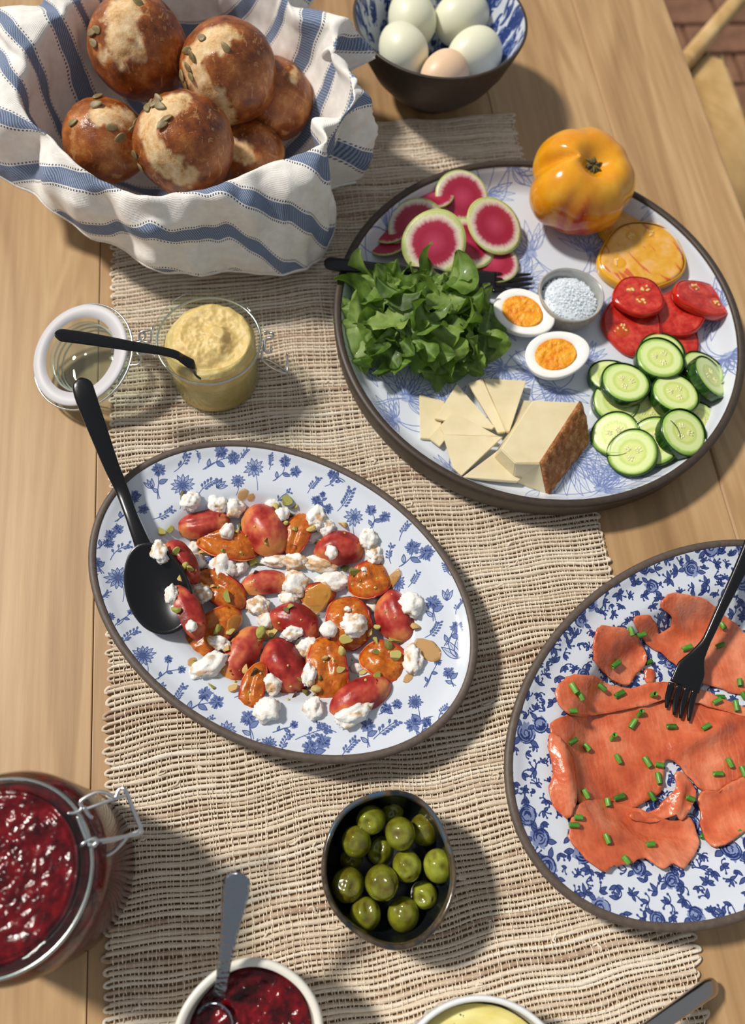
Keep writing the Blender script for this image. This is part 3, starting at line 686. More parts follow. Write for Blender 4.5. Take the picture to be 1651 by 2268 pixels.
# jam jar lower left
AC = (-0.1615, 0.0095); JZ = .79; JR = 1.075
jj = empty('jam_jar', (*AC, 0)); tag(jj, 'large clip-top glass jar of red jam standing on bare oak', 'jar')
v, f = lathe([(.0005, .002), (.040, 0), (.0455, .003), (.0480, .012), (.0490, .06), (.0495, .098), (.0480, .108), (.0440, .1145), (.0420, .119), (.0428, .1225), (.0455, .126), (.0458, .131), (.0440, .134), (.0425, .138), (.0405, .1392), (.0388, .138), (.0382, .131), (.0384, .120), (.040, .114), (.0455, .104), (.0462, .096), (.0455, .012), (.042, .006), (.0005, .0058)], 112); v = [(x*JR, y*JR, z*JZ) for x, y, z in v]
link('glass_body', mesh(v, f, M_GLASS), jj)
m = Mat('berry_jam', .17, Specular_IOR_Level=.42); m.color(m.ramp(m.noise(m.coord(), 130, 3), [(.35, srgb(54, 3, 9)), (.55, srgb(100, 6, 16)), (.75, srgb(132, 14, 26))])); m.bump(m.noise(m.coord(), 420, 2), .35, .0012); M_JAM = m.m
def jam_top(z0, R, s=1.0):
    def g(x, y):
        z = z0+.0022*nz((x, y, 2), 75*s)+.0016*abs(nz((x, y, 7), 190*s))+.0007*nz((x, y, 4), 430*s)
        return z-(.0015 if math.hypot(x, y) > R*.96 else 0)
    return g
prof = [(.0005, .0032), (.0446, .0042), (.0474, .0122), (.0484, .060), (.0489, .098), (.0474, .1072), (.0434, .1138), (.0381, .1195)]
v, f = lathe(prof, 90, close_b=False); v2, f2 = blobdisc(.0380, .1185, jam_top(.1265, .038), 52, 130)
jv, jf = join((v, f), (v2, f2)); jv = [Vector((p.x*JR, p.y*JR, p.z*JZ)) for p in jv]
jo = link('berry_jam', mesh(jv, jf, M_JAM), None, (*AC, 0)); tag(jo, 'glossy dark red jam filling the large clip-top jar', 'jam')
M_FOAM = None
for zz, rr in ((.1212*JZ, .0436*JR),):
    v, f = tube([(rr*math.cos(a), rr*math.sin(a), zz) for a in np.linspace(0, 2*math.pi, 72, endpoint=False)], .0011, 8, True); link('neck_wire', mesh(v, f, M_STEEL), jj)
zj = .122*JZ
wire([at(150,1802,zj), at(168,1800,zj), at(181,1791,zj), at(178,1776,zj), at(198,1762,zj), at(220,1754,zj), at(240,1758,zj), at(255,1767,zj), at(262,1752,zj), at(270,1746,zj), at(279,1752,zj), at(296,1796,zj-.004), at(313,1838,zj-.006), at(310,1846,zj-.006)], .0011, jj, 60, 'bail_loop')
wire([at(310,1846,zj-.006), at(270,1854,zj-.004), at(228,1861,zj-.002), at(215,1862,zj-.002)], .0010, jj, 20, 'bail_loop')
wire([at(309,1840,zj-.006), at(262,1858,zj-.006), at(225,1866,zj-.004)], .0009, jj, 20, 'bail_loop')
wire([at(190,1792,zj), at(235,1776,zj), at(281,1761,zj-.001)], .0009, jj, 16, 'bail_loop')
wire([at(172,1808,zj), at(182,1835,zj), at(192,1860,zj)], .0013, jj, 12)
wire([at(176,1878,zj-.002), at(182,1870,zj), at(196,1862,zj), at(209,1858,zj), at(214,1866,zj), at(204,1874,zj), at(196,1870,zj)], .0012, jj, 30)
wire([at(206,1866,zj-.004), at(212,1880,zj-.010), at(228,1895,zj-.014), at(249,1887,zj-.014), at(270,1868,zj-.012), at(284,1850,zj-.010)], .0011, jj, 36, 'bail_loop')
wire([at(186,1788,zj+.001), at(196,1806,zj-.002), at(203,1812,zj-.004)], .0012, jj, 14)
# jam inside the white bowl
v, f = blobdisc(.0338, .012, jam_top(.0345, .0338), 44, 110); jb = link('berry_jam', mesh(v, f, M_JAM), None, (*WC, RUN)); tag(jb, 'thick red jam filling the small off-white bowl', 'jam'); reg(jb)

# ================================================================== BREAD IN THE STRIPED CLOTH
m = Mat('striped_linen', .85); uvn = m.n.new('ShaderNodeUVMap'); uvn.uv_map = 'cloth'; sep = m.n.new('ShaderNodeSeparateXYZ'); m.lk(uvn.outputs[0], sep.inputs[0])
U, Vv = sep.outputs[0], sep.outputs[1]
PER = .0420
fr = m.math('ABSOLUTE', m.math('SUBTRACT', m.math('FRACT', m.math('DIVIDE', Vv, PER)), .5))        # 0 in the stripe's middle
band = m.math('LESS_THAN', fr, .140)
dots = m.math('MULTIPLY', m.math('MULTIPLY', m.math('GREATER_THAN', fr, .160), m.math('LESS_THAN', fr, .193)), m.math('GREATER_THAN', m.math('SINE', m.math('MULTIPLY', U, 2*math.pi/.0027)), 0.05))
tw = m.math('SINE', m.math('ADD', m.math('MULTIPLY', m.math('ADD', U, m.math('MULTIPLY', Vv, .75)), 2*math.pi/.0024), m.math('MULTIPLY', m.noise(uvn.outputs[0], 120, 2), 5)))
blue = m.mix(m.math('MULTIPLY_ADD', tw, .45, .5, True), srgb(74, 90, 122), srgb(150, 164, 190))
white = m.ramp(m.noise(m.coord((1, 1, 1)), 140, 4), [(.3, srgb(234, 229, 223)), (.7, srgb(248, 245, 240))])
col = m.mix(band, white, blue); col = m.mix(dots, col, srgb(70, 84, 112)); m.color(col)
wv = m.math('ADD', m.math('SINE', m.math('MULTIPLY', U, 2*math.pi/.0011)), m.math('SINE', m.math('MULTIPLY', Vv, 2*math.pi/.0011)))
m.bump(m.math('ADD', m.math('MULTIPLY', wv, .25), m.noise(uvn.outputs[0], 260, 3)), .35, .0007); M_LINEN = m.m
# stations around the cloth: where it turns over the rim, and its hem
ST = [((330,434),.098,(372,592),.036), ((470,414),.100,(520,604),.030), ((590,372),.104,(640,609),.026), ((690,334),.108,(728,585),.022), ((735,306),.112,(745,470),.030),
      ((775,235),.116,(818,300),.052), ((778,165),.118,(812,205),.080), ((735,95),.120,(765,110),.092), ((672,30),.122,(694,30),.094), ((590,-40),.122,(610,-70),.090),
      ((480,-85),.122,(485,-130),.085), ((360,-85),.122,(350,-140),.085), ((240,-45),.122,(205,-80),.085), ((155,30),.120,(112,30),.088), ((70,95),.116,(-20,85),.080),
      ((35,170),.112,(-60,190),.070), ((35,235),.108,(-25,330),.058), ((75,290),.104,(45,415),.050), ((145,345),.100,(140,478),.046), ((225,402),.097,(250,550),.040)]
BC = at(395, 255, 0.03); BC = Vector((BC.x, BC.y, 0))
crest = [at(*a, z) for a, z, b, y in ST]; hem = [at(*b, y) for a, z, b, y in ST]; NS = len(ST)
def per(P, s):                               # closed Catmull-Rom
    i = int(math.floor(s)) % NS; t = s-math.floor(s); p0, p1, p2, p3 = P[i-1], P[i], P[(i+1) % NS], P[(i+2) % NS]
    return 0.5*((2*p1)+(p2-p0)*t+(2*p0-5*p1+4*p2-p3)*t*t+(3*p1-p0-3*p2+p3)*t**3)
NA, N1, N2 = 400, 60, 34
V, UV = [], []
for ring in range(N1+N2):
    for j in range(NA):
        s = NS*j/NA; c = per(crest, s); h = per(hem, s); rad = (c-BC); rad.z = 0; R = rad.length; dr = rad/R
        if ring < N1:
            q = ring/(N1-1)
            if q < .32: r = R*.50*(q/.32); z = .004+.002*(q/.32)
            else:
                k = (q-.32)/.68; e = k*math.pi/2; r = R*(.50+.50*(math.sin(e)*.62+k*.38)); z = .006+(c.z-.006)*((1-math.cos(e))*.55+k*.45)
            p = BC+dr*r; p.z = z; amp = .0022*max(0, q-.35)
        else:
            k = (ring-N1+1)/N2; p = c.lerp(h, k); p.z = c.z+(h.z-c.z)*(k**1.7) + .004*math.sin(math.pi*min(1, k*1.4))*(1-k); p += Vector((h.x-c.x, h.y-c.y, 0))*(.16*math.sin(math.pi*k)); amp = .0016+.003*k
            if ring == N1: pass
        ang = math.atan2(dr.y, dr.x)
        V.append([p, dr, amp, ang, q if ring < N1 else 1+k, s])
pts = [x[0].copy() for x in V]
for i, (p, dr, amp, ang, q, s) in enumerate(V):
    nt = sum(a_*math.exp(-((s-s0)/w0)**2) for s0, w0, a_ in ((4.15, .22, .020), (5.35, .25, .010), (6.4, .22, .012), (2.2, .5, .004), (17.4, .4, .006)))*min(1, max(0, (q-.86)/.3))
    g = nz((math.cos(ang)*3.2, math.sin(ang)*3.2, q*.8), 1.6, 3)+.55*nz((math.cos(ang)*9, math.sin(ang)*9, q*1.2), 1.0, 9)
    right = max(0, math.cos(ang+.20))**3           # deeper gathers on the side by the plate
    g2 = (1-2*abs(math.sin(ang*7.5+q*1.1)))*right*max(0, q-.72)*2.0
    g3 = nz((p.x*1.3+p.y, p.y-p.x*.4, p.z), 34, 21)*min(1, q*1.2); g4 = (.35-abs(nz((p.x+p.y*.6, p.y*.7-p.x*.5, p.z*1.4), 27, 33)))*min(1, max(0, q-.3))*1.6
    pts[i] = p+dr*(g*amp*2.9+g2*.0095+g3*.0060+g4*.0035-nt)+Vector((0, 0, g*amp*1.6+g2*.004+g3*.005+g4*.003+.0016*nz((p.x, p.y, p.z), 90, 2)*min(1, q*1.6)))
    pts[i].z = max(pts[i].z, .0042)
f = grid_faces(N1+N2, NA)
arc = np.zeros((N1+N2, NA)); PT = np.array([list(p) for p in pts]).reshape(N1+N2, NA, 3)
base = np.array([[list(x[0]) for x in V]]).reshape(N1+N2, NA, 3)
arc[1:] = np.cumsum(np.linalg.norm(np.diff(PT, axis=0), axis=2), 0)
angs = np.array([x[3] for x in V]).reshape(N1+N2, NA); TH = math.radians(-9)
uu = (arc*np.cos(angs-TH)).ravel(); vv = (arc*np.sin(angs-TH)).ravel()
cl = empty('bread_cloth', BC); tag(cl, 'blue and white striped linen cloth gathered into a nest around the bread rolls', 'cloth')
me = mesh([p-BC for p in pts], f, M_LINEN); ul = me.uv_layers.new(name='cloth'); vi = np.zeros(len(me.loops), np.int32); me.loops.foreach_get('vertex_index', vi)
ul.data.foreach_set('uv', np.stack([uu[vi], vv[vi]+.006], 1).astype(np.float32).ravel())
co = link('linen', me, cl); sm = co.modifiers.new('t', 'SOLIDIFY'); sm.thickness = .0014; sm.offset = 0
reg(co)
# rolled hem with its stitching, along the free edge
hp = [pts[(N1+N2-1)*NA+j]-BC for j in range(0, NA, 2)]; v, f = tube(hp, .0014, 6, True)
link('rolled_hem', mesh(v, f, simple('hem_linen', srgb(222, 218, 214), .85, srgb(236, 232, 228), 200)), cl)
# small frayed tuft at the left corner
fc = at(8, 238, .10)-BC; V_, F_ = [], []
for k in range(16):
    a = random.uniform(2.4, 3.9); P = [fc+Vector((0, random.uniform(-.006, .006), 0))]
    for _ in range(5): P.append(P[-1]+Vector((math.cos(a)*.003, math.sin(a)*.003, -.0012))); a += random.uniform(-.4, .4)
    V_, F_ = join((V_, F_), tube(P, .0003, 4))
fo = link('frayed_tuft', mesh(V_, F_, simple('fray', srgb(230, 226, 220), .9)), cl); fo['kind'] = 'stuff'

# rolls
m = Mat('pretzel_crust', .32); sc = m.at('score'); cr = m.noise(m.coord(), 52, 6, .66)
crust = m.ramp(m.math('ADD', cr, m.math('MULTIPLY', m.math('SUBTRACT', m.rnd(), .5), .10)), [(.29, srgb(78, 36, 16)), (.42, srgb(128, 65, 26)), (.55, srgb(164, 94, 42)), (.70, srgb(204, 142, 84))])
pale = m.ramp(m.noise(m.coord(), 120, 5, .7), [(.30, srgb(168, 114, 62)), (.44, srgb(214, 172, 118)), (.66, srgb(238, 212, 170))])
flk = m.math('MULTIPLY', m.math('GREATER_THAN', m.noise(m.coord((1, 1, .45), rot=(.6, .3, 0)), 95, 4, .7, 1.5), .60), .5)
m.color(m.mix(sc, m.mix(flk, crust, srgb(206, 158, 104)), pale)); m.lk(m.math('MULTIPLY_ADD', sc, .45, .30), m.b.inputs['Roughness'])
m.bump(m.math('ADD', m.noise(m.coord(), 300, 3), m.math('MULTIPLY', m.noise(m.coord(), 1100, 1), .5)), .35, .0009); M_CRUST = m.m
M_SEED = simple('pumpkin_seed', srgb(112, 94, 60), .5, srgb(150, 132, 88), 300)
def seed_mesh(L=.0052, B=.0029, T=.0011):
    v, f = ICO[3]; return mesh([(p.x*L*(1-.0*p.y), p.y*B*(1-.28*p.x), p.z*T+T*.3*math.exp(-(abs(abs(p.y)-.8)*8))) for p in v], f, M_SEED)
SEED = seed_mesh()
def roll(name, label, px, z, r, squash, patches, seeds, sd):
    """px: centre in the photo; patches: pale torn scores given as short runs of sight points with an angular half width"""
    c = at(*px, z); dn = (EYE-c).normalized()
    def hit(q):
        d = ray(*q); oc = EYE-c; b = d.dot(oc); disc = b*b-(oc.dot(oc)-r*r)
        t = -b-math.sqrt(max(disc, 0)); p = EYE+d*t
        return (p-c).normalized()
    runs = []
    for run, wdt in patches:
        H_ = [hit(q) for q in run]
        D = []
        for a, b in zip(H_[:-1], H_[1:]):
            for k in range(6): D.append(a.lerp(b, k/6).normalized())
        D.append(H_[-1]); runs.append((D, wdt))
    v, f = ICO[5]; P = []; SCR = []
    for p in v:
        best = 9
        for D, wdt in runs:
            dd = min(math.acos(max(-1, min(1, p.dot(q)))) for q in D)/wdt; best = min(best, dd)
        jag = 1+.62*nz(p, 3.4, sd)+.34*nz(p, 9, sd)+.16*nz(p, 24, sd)
        s = best/jag; sc_ = 1 if s < .92 else (0 if s > 1.04 else (1.04-s)/.12)
        rr = 1+.045*nz(p, 1.3, sd)+.02*nz(p, 4, sd+3)+.006*nz(p, 14, sd)
        if s < 1: rr += -.02+.035*(1-s)+.016*nz(p, 11, sd+5)+.008*nz(p, 25, sd)
        elif s < 1.5: rr += .022*(1-(s-1)/.5)
        P.append(Vector((p.x*r*rr, p.y*r*rr, p.z*r*rr*squash))); SCR.append(sc_)
    e = link(name, None, None, c); tag(e, label, 'bread roll', 'seeded rolls in the striped cloth')
    me = mesh(P, f, M_CRUST); attr(me, 'score', SCR); cr_ = link('crust', me, e); reg(cr_)
    bv = BVHTree.FromPolygons(P, f)
    for q in seeds:
        d = ray(*q); h = bv.ray_cast(EYE-c, d)
        if h[0] is None: continue
        n = h[1]; R = frame(n+Vector((random.uniform(-.25, .25),)*3), Vector((random.uniform(-1, 1), random.uniform(-1, 1), random.uniform(-.3, .3))))
        so = link('pumpkin_seed', SEED, e, h[0]+n*.0008, R @ Matrix.Diagonal((random.uniform(.85, 1.1),)*3))
    return e
roll('bread_roll', 'dark roll tucked at the right behind the others, half hidden', (606,220), .066, .0330, .95, [([(655,150),(650,170)],.10)], [], 61)
roll('bread_roll', 'small low roll with one pale slit, under the front and right rolls', (548,345), .050, .031, .9, [([(520,318),(548,340)],.26)], [], 47)
roll('bread_roll', 'brown roll at the left wall of the cloth with seeds across its pale top', (235,312), .074, .0325, .93, [([(228,252),(262,252),(300,268)],.30)], [(218,215),(240,213),(256,214),(276,224),(214,232),(163,272),(248,283),(266,306),(300,275),(292,290)], 13)
roll('bread_roll', 'tall chestnut roll at the back left with a pale cracked crown', (308,108), .100, .0385, 1.0, [([(285,12),(266,55),(262,95)],.34), ([(300,118),(312,124)],.13), ([(228,130),(236,118)],.10)], [(304,4),(215,66),(208,95),(206,72)], 5)
roll('bread_roll', 'round roll at the upper right with a long pale tear and scattered seeds', (507,160), .100, .0375, 1.03, [([(500,78),(450,100),(424,150),(450,190),(480,225),(500,262)],.26)], [(447,84),(500,106),(415,112),(427,125),(405,168),(425,170),(413,188),(418,150)], 29)
roll('bread_roll', 'darkest shiny roll in front with a big blistered pale scar', (408,322), .094, .0370, 1.02, [([(392,222),(345,245),(322,290),(350,345),(385,375),(405,392)],.27)], [(334,231),(352,222),(356,236),(370,264),(360,276),(300,342),(313,370),(316,383),(326,411),(395,430),(328,240),(345,230)], 83)

# whole eggs in the bowl
def egg_pts(v, r, L): return [(p.x*r*(1-.10*p.z), p.y*r*(1-.10*p.z), p.z*L*(1.0 if p.z > 0 else .92)) for p in v]
M_EGGG = simple('pale_green_shell', srgb(226, 226, 200), .42, srgb(232, 231, 208), 30, .08, 900)
M_EGGP = simple('peach_shell', srgb(232, 196, 160), .42, srgb(238, 206, 174), 30, .08, 900)
for lab, px, z, r, L_, tip, mt in [('pale green egg standing tall at the back left of the bowl', (912,42), .048, .0222, .0285, (885,-40), M_EGGG), ('pale green egg lying at the back right of the bowl', (1022,42), .046, .0222, .0285, (1100,10), M_EGGG),
        ('small pale green egg leaning on the left wall of the bowl', (893,112), .052, .0215, .0262, (868,70), M_EGGG), ('pale green egg at the right above the peach egg', (1052,120), .050, .0222, .0275, (980,140), M_EGGG), ('peach coloured egg lowest in front at the bowl rim', (985,166), .0505, .0200, .0245, (930,190), M_EGGP)]:
    c = at(*px, z); ax = at(*tip, z+.004)-c; v, f = ICO[4]; o = link('whole_egg', mesh(egg_pts(v, r, L_), f, mt), None, c, frame(ax)); tag(o, lab, 'egg', 'whole eggs in the dark bowl')

# ================================================================== OVAL PLATTER: roasted fruit, goat cheese, pistachios
m = Mat('roasted_skin', .36, Specular_IOR_Level=.42, Subsurface_Weight=.15); m.b.inputs['Subsurface Radius'].default_value = (.006, .002, .001)
pk = m.math('MULTIPLY_ADD', m.math('SUBTRACT', m.noise(m.coord(), 46, 3), .5), 1.9, .48); r = m.rnd(); m.color(m.mix(m.math('GREATER_THAN', m.noise(m.coord(), 130, 3), .69), m.ramp(m.math('ADD', pk, m.math('MULTIPLY', m.math('SUBTRACT', r, .5), .34)), [(.22, srgb(120, 22, 22)), (.40, srgb(158, 42, 36)), (.55, srgb(182, 72, 56)), (.70, srgb(204, 112, 72)), (.86, srgb(214, 140, 76))]), srgb(128, 26, 22))); m.bump(m.math('ADD', m.noise(m.coord(), 160, 3), m.math('MULTIPLY', m.noise(m.coord((1, .4, 1)), 90, 2), 1.6)), .28, .0014); M_SKIN = m.m
m = Mat('roasted_flesh', .26, Coat_Weight=.1, Subsurface_Weight=.2); m.b.inputs['Subsurface Radius'].default_value = (.006, .003, .001)
m.color(m.mix(m.math('MULTIPLY', m.math('GREATER_THAN', m.noise(m.coord(), 150, 3), .68), .7), m.ramp(m.noise(m.coord((1, 1, .3)), 170, 4), [(.28, srgb(138, 60, 10)), (.5, srgb(184, 94, 18)), (.74, srgb(208, 128, 40))]), srgb(84, 40, 16))); cf = m.b.inputs['Base Color'].links[0].from_socket; m.color(m.mix(m.at('rim'), cf, srgb(176, 40, 24))); m.bump(m.noise(m.coord((1, 1, .35)), 320, 4), .4, .001); M_FLESH = m.m
def wedge(label, a, b, wpx, mode, z=.0105, sd=0):
    """a, b: ends of the piece; mode S skin up, F cut flesh up, L leaning with a cut edge showing"""
    A_, B_ = at(*a, z+.008), at(*b, z+.008); c = (A_+B_)/2; L_ = (B_-A_).length/2*1.11; w_ = wpx*mpp(c)/2*1.17
    z = max(z, .6*oz(c.x, c.y)+.2*oz(A_.x, A_.y)+.2*oz(B_.x, B_.y)+.0006); H_ = w_*(1.05 if mode != 'F' else 1.0)
    nU, nJ = 30, 17; V = []; R_ = random.Random(int(sd*10)+3); bend = R_.uniform(-.35, .35) if mode != 'F' else R_.uniform(-.2, .2); j0 = R_.uniform(-.3, .3); cre = R_.choice([0, .10, .05]); ex1, ex2 = R_.uniform(1.9, 2.6), R_.uniform(2.4, 3.2)
    for i in range(nU+1):
        u = -.995+1.99*i/nU; e = ex1 if u < 0 else ex2; W_ = w_*(1-abs(u)**e)**.58; s_ = (1-abs(u)**2.3)**.55; y = u*L_; bx = bend*w_*(u*u-.3)
        dn = lambda j, f=1: 1+.05*nz((j*1.1, u*1.6, sd), 1)+.03*nz((j*3, u*5, sd), f)
        for t in range(nJ):
            j = -1+2*t/(nJ-1)
            if mode != 'F': V.append((bx+j*W_*dn(j), y, H_*s_*(.26+.74*(1-abs(j)**2.3)-cre*math.exp(-((j-j0)/.17)**2))*dn(j)))
            else: V.append((bx+j*W_*.95*dn(j), y*.985, H_*s_*(.66+.26*(1-j*j)-.20*math.exp(-((j-j0*.6)/.24)**2)*(1-u*u)+.10*nz((j*2.2, u*3.4, sd+7), 1)+.05*nz((j*5, u*9, sd+7), 1))))
        for t in range(nJ):
            j = 1-2*t/(nJ-1)
            if mode != 'F': V.append((bx+j*W_*.965*dn(j), y*.985, H_*s_*(.24*abs(j)**3)*dn(j)))
            else: k = math.copysign(abs(j)**.7, j); V.append((bx+k*W_*1.03*dn(j), y*1.01, H_*s_*.67*(1-math.sqrt(max(0, 1-abs(k)**2.2)))))
    m_ = 2*nJ; ft, fb = [], []
    for i in range(nU):
        for t in range(m_):
            k = (t+1) % m_; q = (i*m_+t, i*m_+k, (i+1)*m_+k, (i+1)*m_+t); (ft if t < nJ-1 else fb).append(q)
    fs, ff = (ft, fb) if mode != 'F' else (fb, ft)
    d = (B_-A_); d.z = 0; d.normalize(); up = Vector((0, 0, 1))
    if mode == 'L': sd_ = d.cross(up); up = (up+(-sd_ if sd_.x < 0 else sd_)*.75).normalized()
    if mode == 'S': sd_ = d.cross(up); up = (up+sd_*R_.uniform(-.22, .22)).normalized()
    x = d.cross(up).normalized(); up = x.cross(d); Rm = Matrix((x, d, up)).transposed(); loc = Vector((c.x, c.y, z+(w_*.45 if mode == 'L' else .0004)))
    e = link('roasted_wedge', None, None, loc, Rm); tag(e, label, 'fruit wedge', 'roasted fruit wedges on the oval platter')
    def sub(fc):
        used = sorted({i for q in fc for i in q}); mp = {i: n for n, i in enumerate(used)}; return [V[i] for i in used], [tuple(mp[i] for i in q) for q in fc], used
    v1, f1, _ = sub(fs); v2, f2, us = sub(ff); mf_ = mesh(v2, f2, M_FLESH)
    rim = []
    for i in us:
        t = i % m_; u = abs(-.995+1.99*(i//m_)/nU); j = abs(-1+2*t/(nJ-1)) if t < nJ else abs(1-2*(t-nJ)/(nJ-1)); rim.append(min(1, max(0, (j-.80)/.2)**1.4+max(0, (u-.88)/.12)) if mode == 'F' else .25*(j < .9))
    attr(mf_, 'rim', rim); s1 = link('skin', mesh(v1, f1, M_SKIN), e); t1 = link('flesh', mf_, e); reg(s1, t1)
WED = [((394,1166),(503,1150),58,'S','red skin-up wedge at the upper left of the fruit, below two cheese crumbs'), ((560,1120),(618,1218),86,'S','largest wrinkled red wedge at the top of the fruit'), ((436,1186),(566,1218),62,'F','orange cut-side wedge between the upper left red wedge and the cheese curds'),
    ((372,1195),(424,1282),56,'S','dark red wedge lying against the serving spoon neck'), ((680,1134),(642,1222),50,'F','charred orange wedge right of the largest red wedge'), ((700,1214),(806,1206),66,'S','salmon pink wedge at the upper right with a folded crease'),
    ((778,1302),(862,1268),72,'F','glossy orange wedge at the right below the tall white cheese'), ((534,1292),(636,1280),50,'S','small red skin-up wedge left of the middle cheese cluster'), ((438,1268),(536,1336),62,'F','orange wedge half buried under the left cheese curds'),
    ((390,1300),(438,1410),58,'L','dark red wedge standing on its cut edge beside the spoon bowl'), ((524,1350),(418,1448),66,'F','long orange wedge at the lower left with a red tip'), ((566,1390),(494,1516),66,'S','slim glossy red wedge at the lower left leaning over'),
    ((598,1418),(660,1526),84,'S','plump deep red wedge at the middle bottom'), ((716,1412),(736,1546),76,'F','upright orange wedge right of the middle bottom red one'), ((760,1322),(784,1430),86,'F','broad orange wedge topped with one white crumb'),
    ((601,1350),(706,1392),64,'S','pinkish wedge in the middle of the platter'), ((858,1312),(896,1420),74,'S','rosy red wedge at the right end beside a big crumb'), ((804,1446),(898,1488),72,'F','dark charred orange wedge at the lower right'),
    ((736,1575),(858,1516),64,'S','red wedge at the bottom right in front of a long white crumb'), ((578,1472),(548,1580),46,'F','narrow curled orange wedge at the bottom left'), ((668,1318),(742,1306),46,'F','little orange wedge peeping out under the central cheese')]

# serving spoon (put down before the crumbs that touch it)
M_BLACK = simple('black_steel', (.012, .012, .014, 1), .28, Metallic=.6, Coat_Weight=.3)
def handle(pts, wid, thk, n=40, up=(0, 0, 1), power=.75):
    P = spline([list(at(*p)) for p in pts], n); k = np.linspace(0, len(wid)-1, n); W_ = np.interp(k, range(len(wid)), wid); T_ = np.interp(k, range(len(thk)), thk)
    dd = np.concatenate([[0], np.cumsum(np.linalg.norm(np.diff(P, axis=0), axis=1))]); W_ = W_*np.sqrt(np.clip(1-(1-np.clip(dd/max(wid[:2])/.9, 0, 1))**2, .05, 1)); return sweep([Vector(p) for p in P], list(W_), list(T_), 14, up, power)
def spoon(name, label, pts, wid, thk, bc, tip, bw, depth, tilt, mat, cat='spoon', mat2=None):
    o = at(*pts[0]); e = empty(name, o); tag(e, label, cat); v, f = handle(pts, wid, thk); link('handle', mesh([p-o for p in v], f, mat), e)
    c = at(*bc); t = at(*tip); ax = t-c; Lh = ax.length; y = ax.normalized(); x = y.cross(Vector((0, 0, 1))).normalized(); n = x.cross(y); n = (n+x*tilt).normalized(); x = y.cross(n)
    V = []; nr, ns = 12, 48
    for i in range(nr+1):
        q = max(i/nr, .02)
        for j in range(ns):
            a = 2*math.pi*j/ns; yy = math.sin(a); egg = 1-.16*yy*(1 if yy < 0 else .6)
            V.append(c+y*(q*yy*Lh)+x*(q*math.cos(a)*bw*(1+.10*yy))+n*(depth*(q**2.2-1)))
    f = grid_faces(nr+1, ns)+[tuple(range(ns))]; bo = link('bowl', mesh([p-o for p in V], f, mat2 or mat), e); md = bo.modifiers.new('t', 'SOLIDIFY'); md.thickness = .0013; md.offset = -1; reg(bo); return e
spoon('serving_spoon', 'long black serving spoon leaning over the rim of the oval platter', [(179,838,.070),(190,880,.067),(216,950,.058),(246,1030,.046),(270,1085,.039),(292,1145,.0390),(314,1202,.0365),(332,1250,.0315)],
      [.0068,.0072,.0064,.0052,.0044,.0042,.0052,.0078], [.0014,.0018,.0018,.0018,.0018,.0018,.0016,.0012], (348,1302,.0370), (388,1402,.0320), .0210, .0085, .10, M_BLACK)

for i, (a, b, wp, md, lb) in enumerate(WED): wedge(lb, a, b, wp, md, z=.0105 if i not in (3, 9) else .0265, sd=i*3.1)
# where a small piece lies, told by the landmark nearest to it
def where(px, marks, used, head):
    cand = sorted(marks, key=lambda m_: math.dist(m_[0], px))
    for (mx_, my_), nm in cand[:14]:
        dx, dy_ = px[0]-mx_, px[1]-my_; D = math.hypot(dx, dy_)
        if D < 13: rel = 'on'
        else: rel = ('right of', 'below right of', 'below', 'below left of', 'left of', 'above left of', 'above', 'above right of')[int(round(math.degrees(math.atan2(dy_, dx))/45)) % 8]
        lb = f'{head} {rel} the {nm}'
        if lb not in used: used.add(lb); return lb
    return None
USED = set()
MARKS = [((450,1157),'upper left red wedge'), ((590,1168),'largest wrinkled red wedge'), ((500,1202),'orange wedge under the square crumb'), ((398,1238),'dark red wedge at the spoon neck'), ((662,1178),'charred upper orange wedge'), ((752,1210),'upper right pink wedge'), ((820,1286),'glossy right orange wedge'), ((585,1286),'small central red wedge'), ((487,1302),'half buried orange wedge'), ((414,1355),'red wedge standing by the spoon bowl'), ((470,1400),'long lower left orange wedge'), ((530,1453),'slim glossy red wedge'), ((628,1472),'plump deep red wedge'), ((726,1480),'upright orange wedge'), ((772,1376),'broad orange wedge'), ((653,1370),'central pinkish wedge'), ((878,1366),'rosy far right wedge'), ((850,1467),'charred lower right wedge'), ((796,1545),'bottom right red wedge'), ((562,1526),'narrow curled orange wedge'),
         ((425,1114),'upper left white crumb'), ((355,1224),'crumb at the spoon neck'), ((492,1262),'large knobbly crumb'), ((655,1246),'honey-stained middle ridge'), ((655,1296),'fat central crumb'), ((462,1478),'long white lower left block'), ((600,1516),'round honeyed bottom crumb'), ((694,1570),'lone bottom crumb'), ((910,1344),'large far right crumb'), ((914,1462),'honey-edged right crumb'), ((704,1160),'tall upper right crumb')]
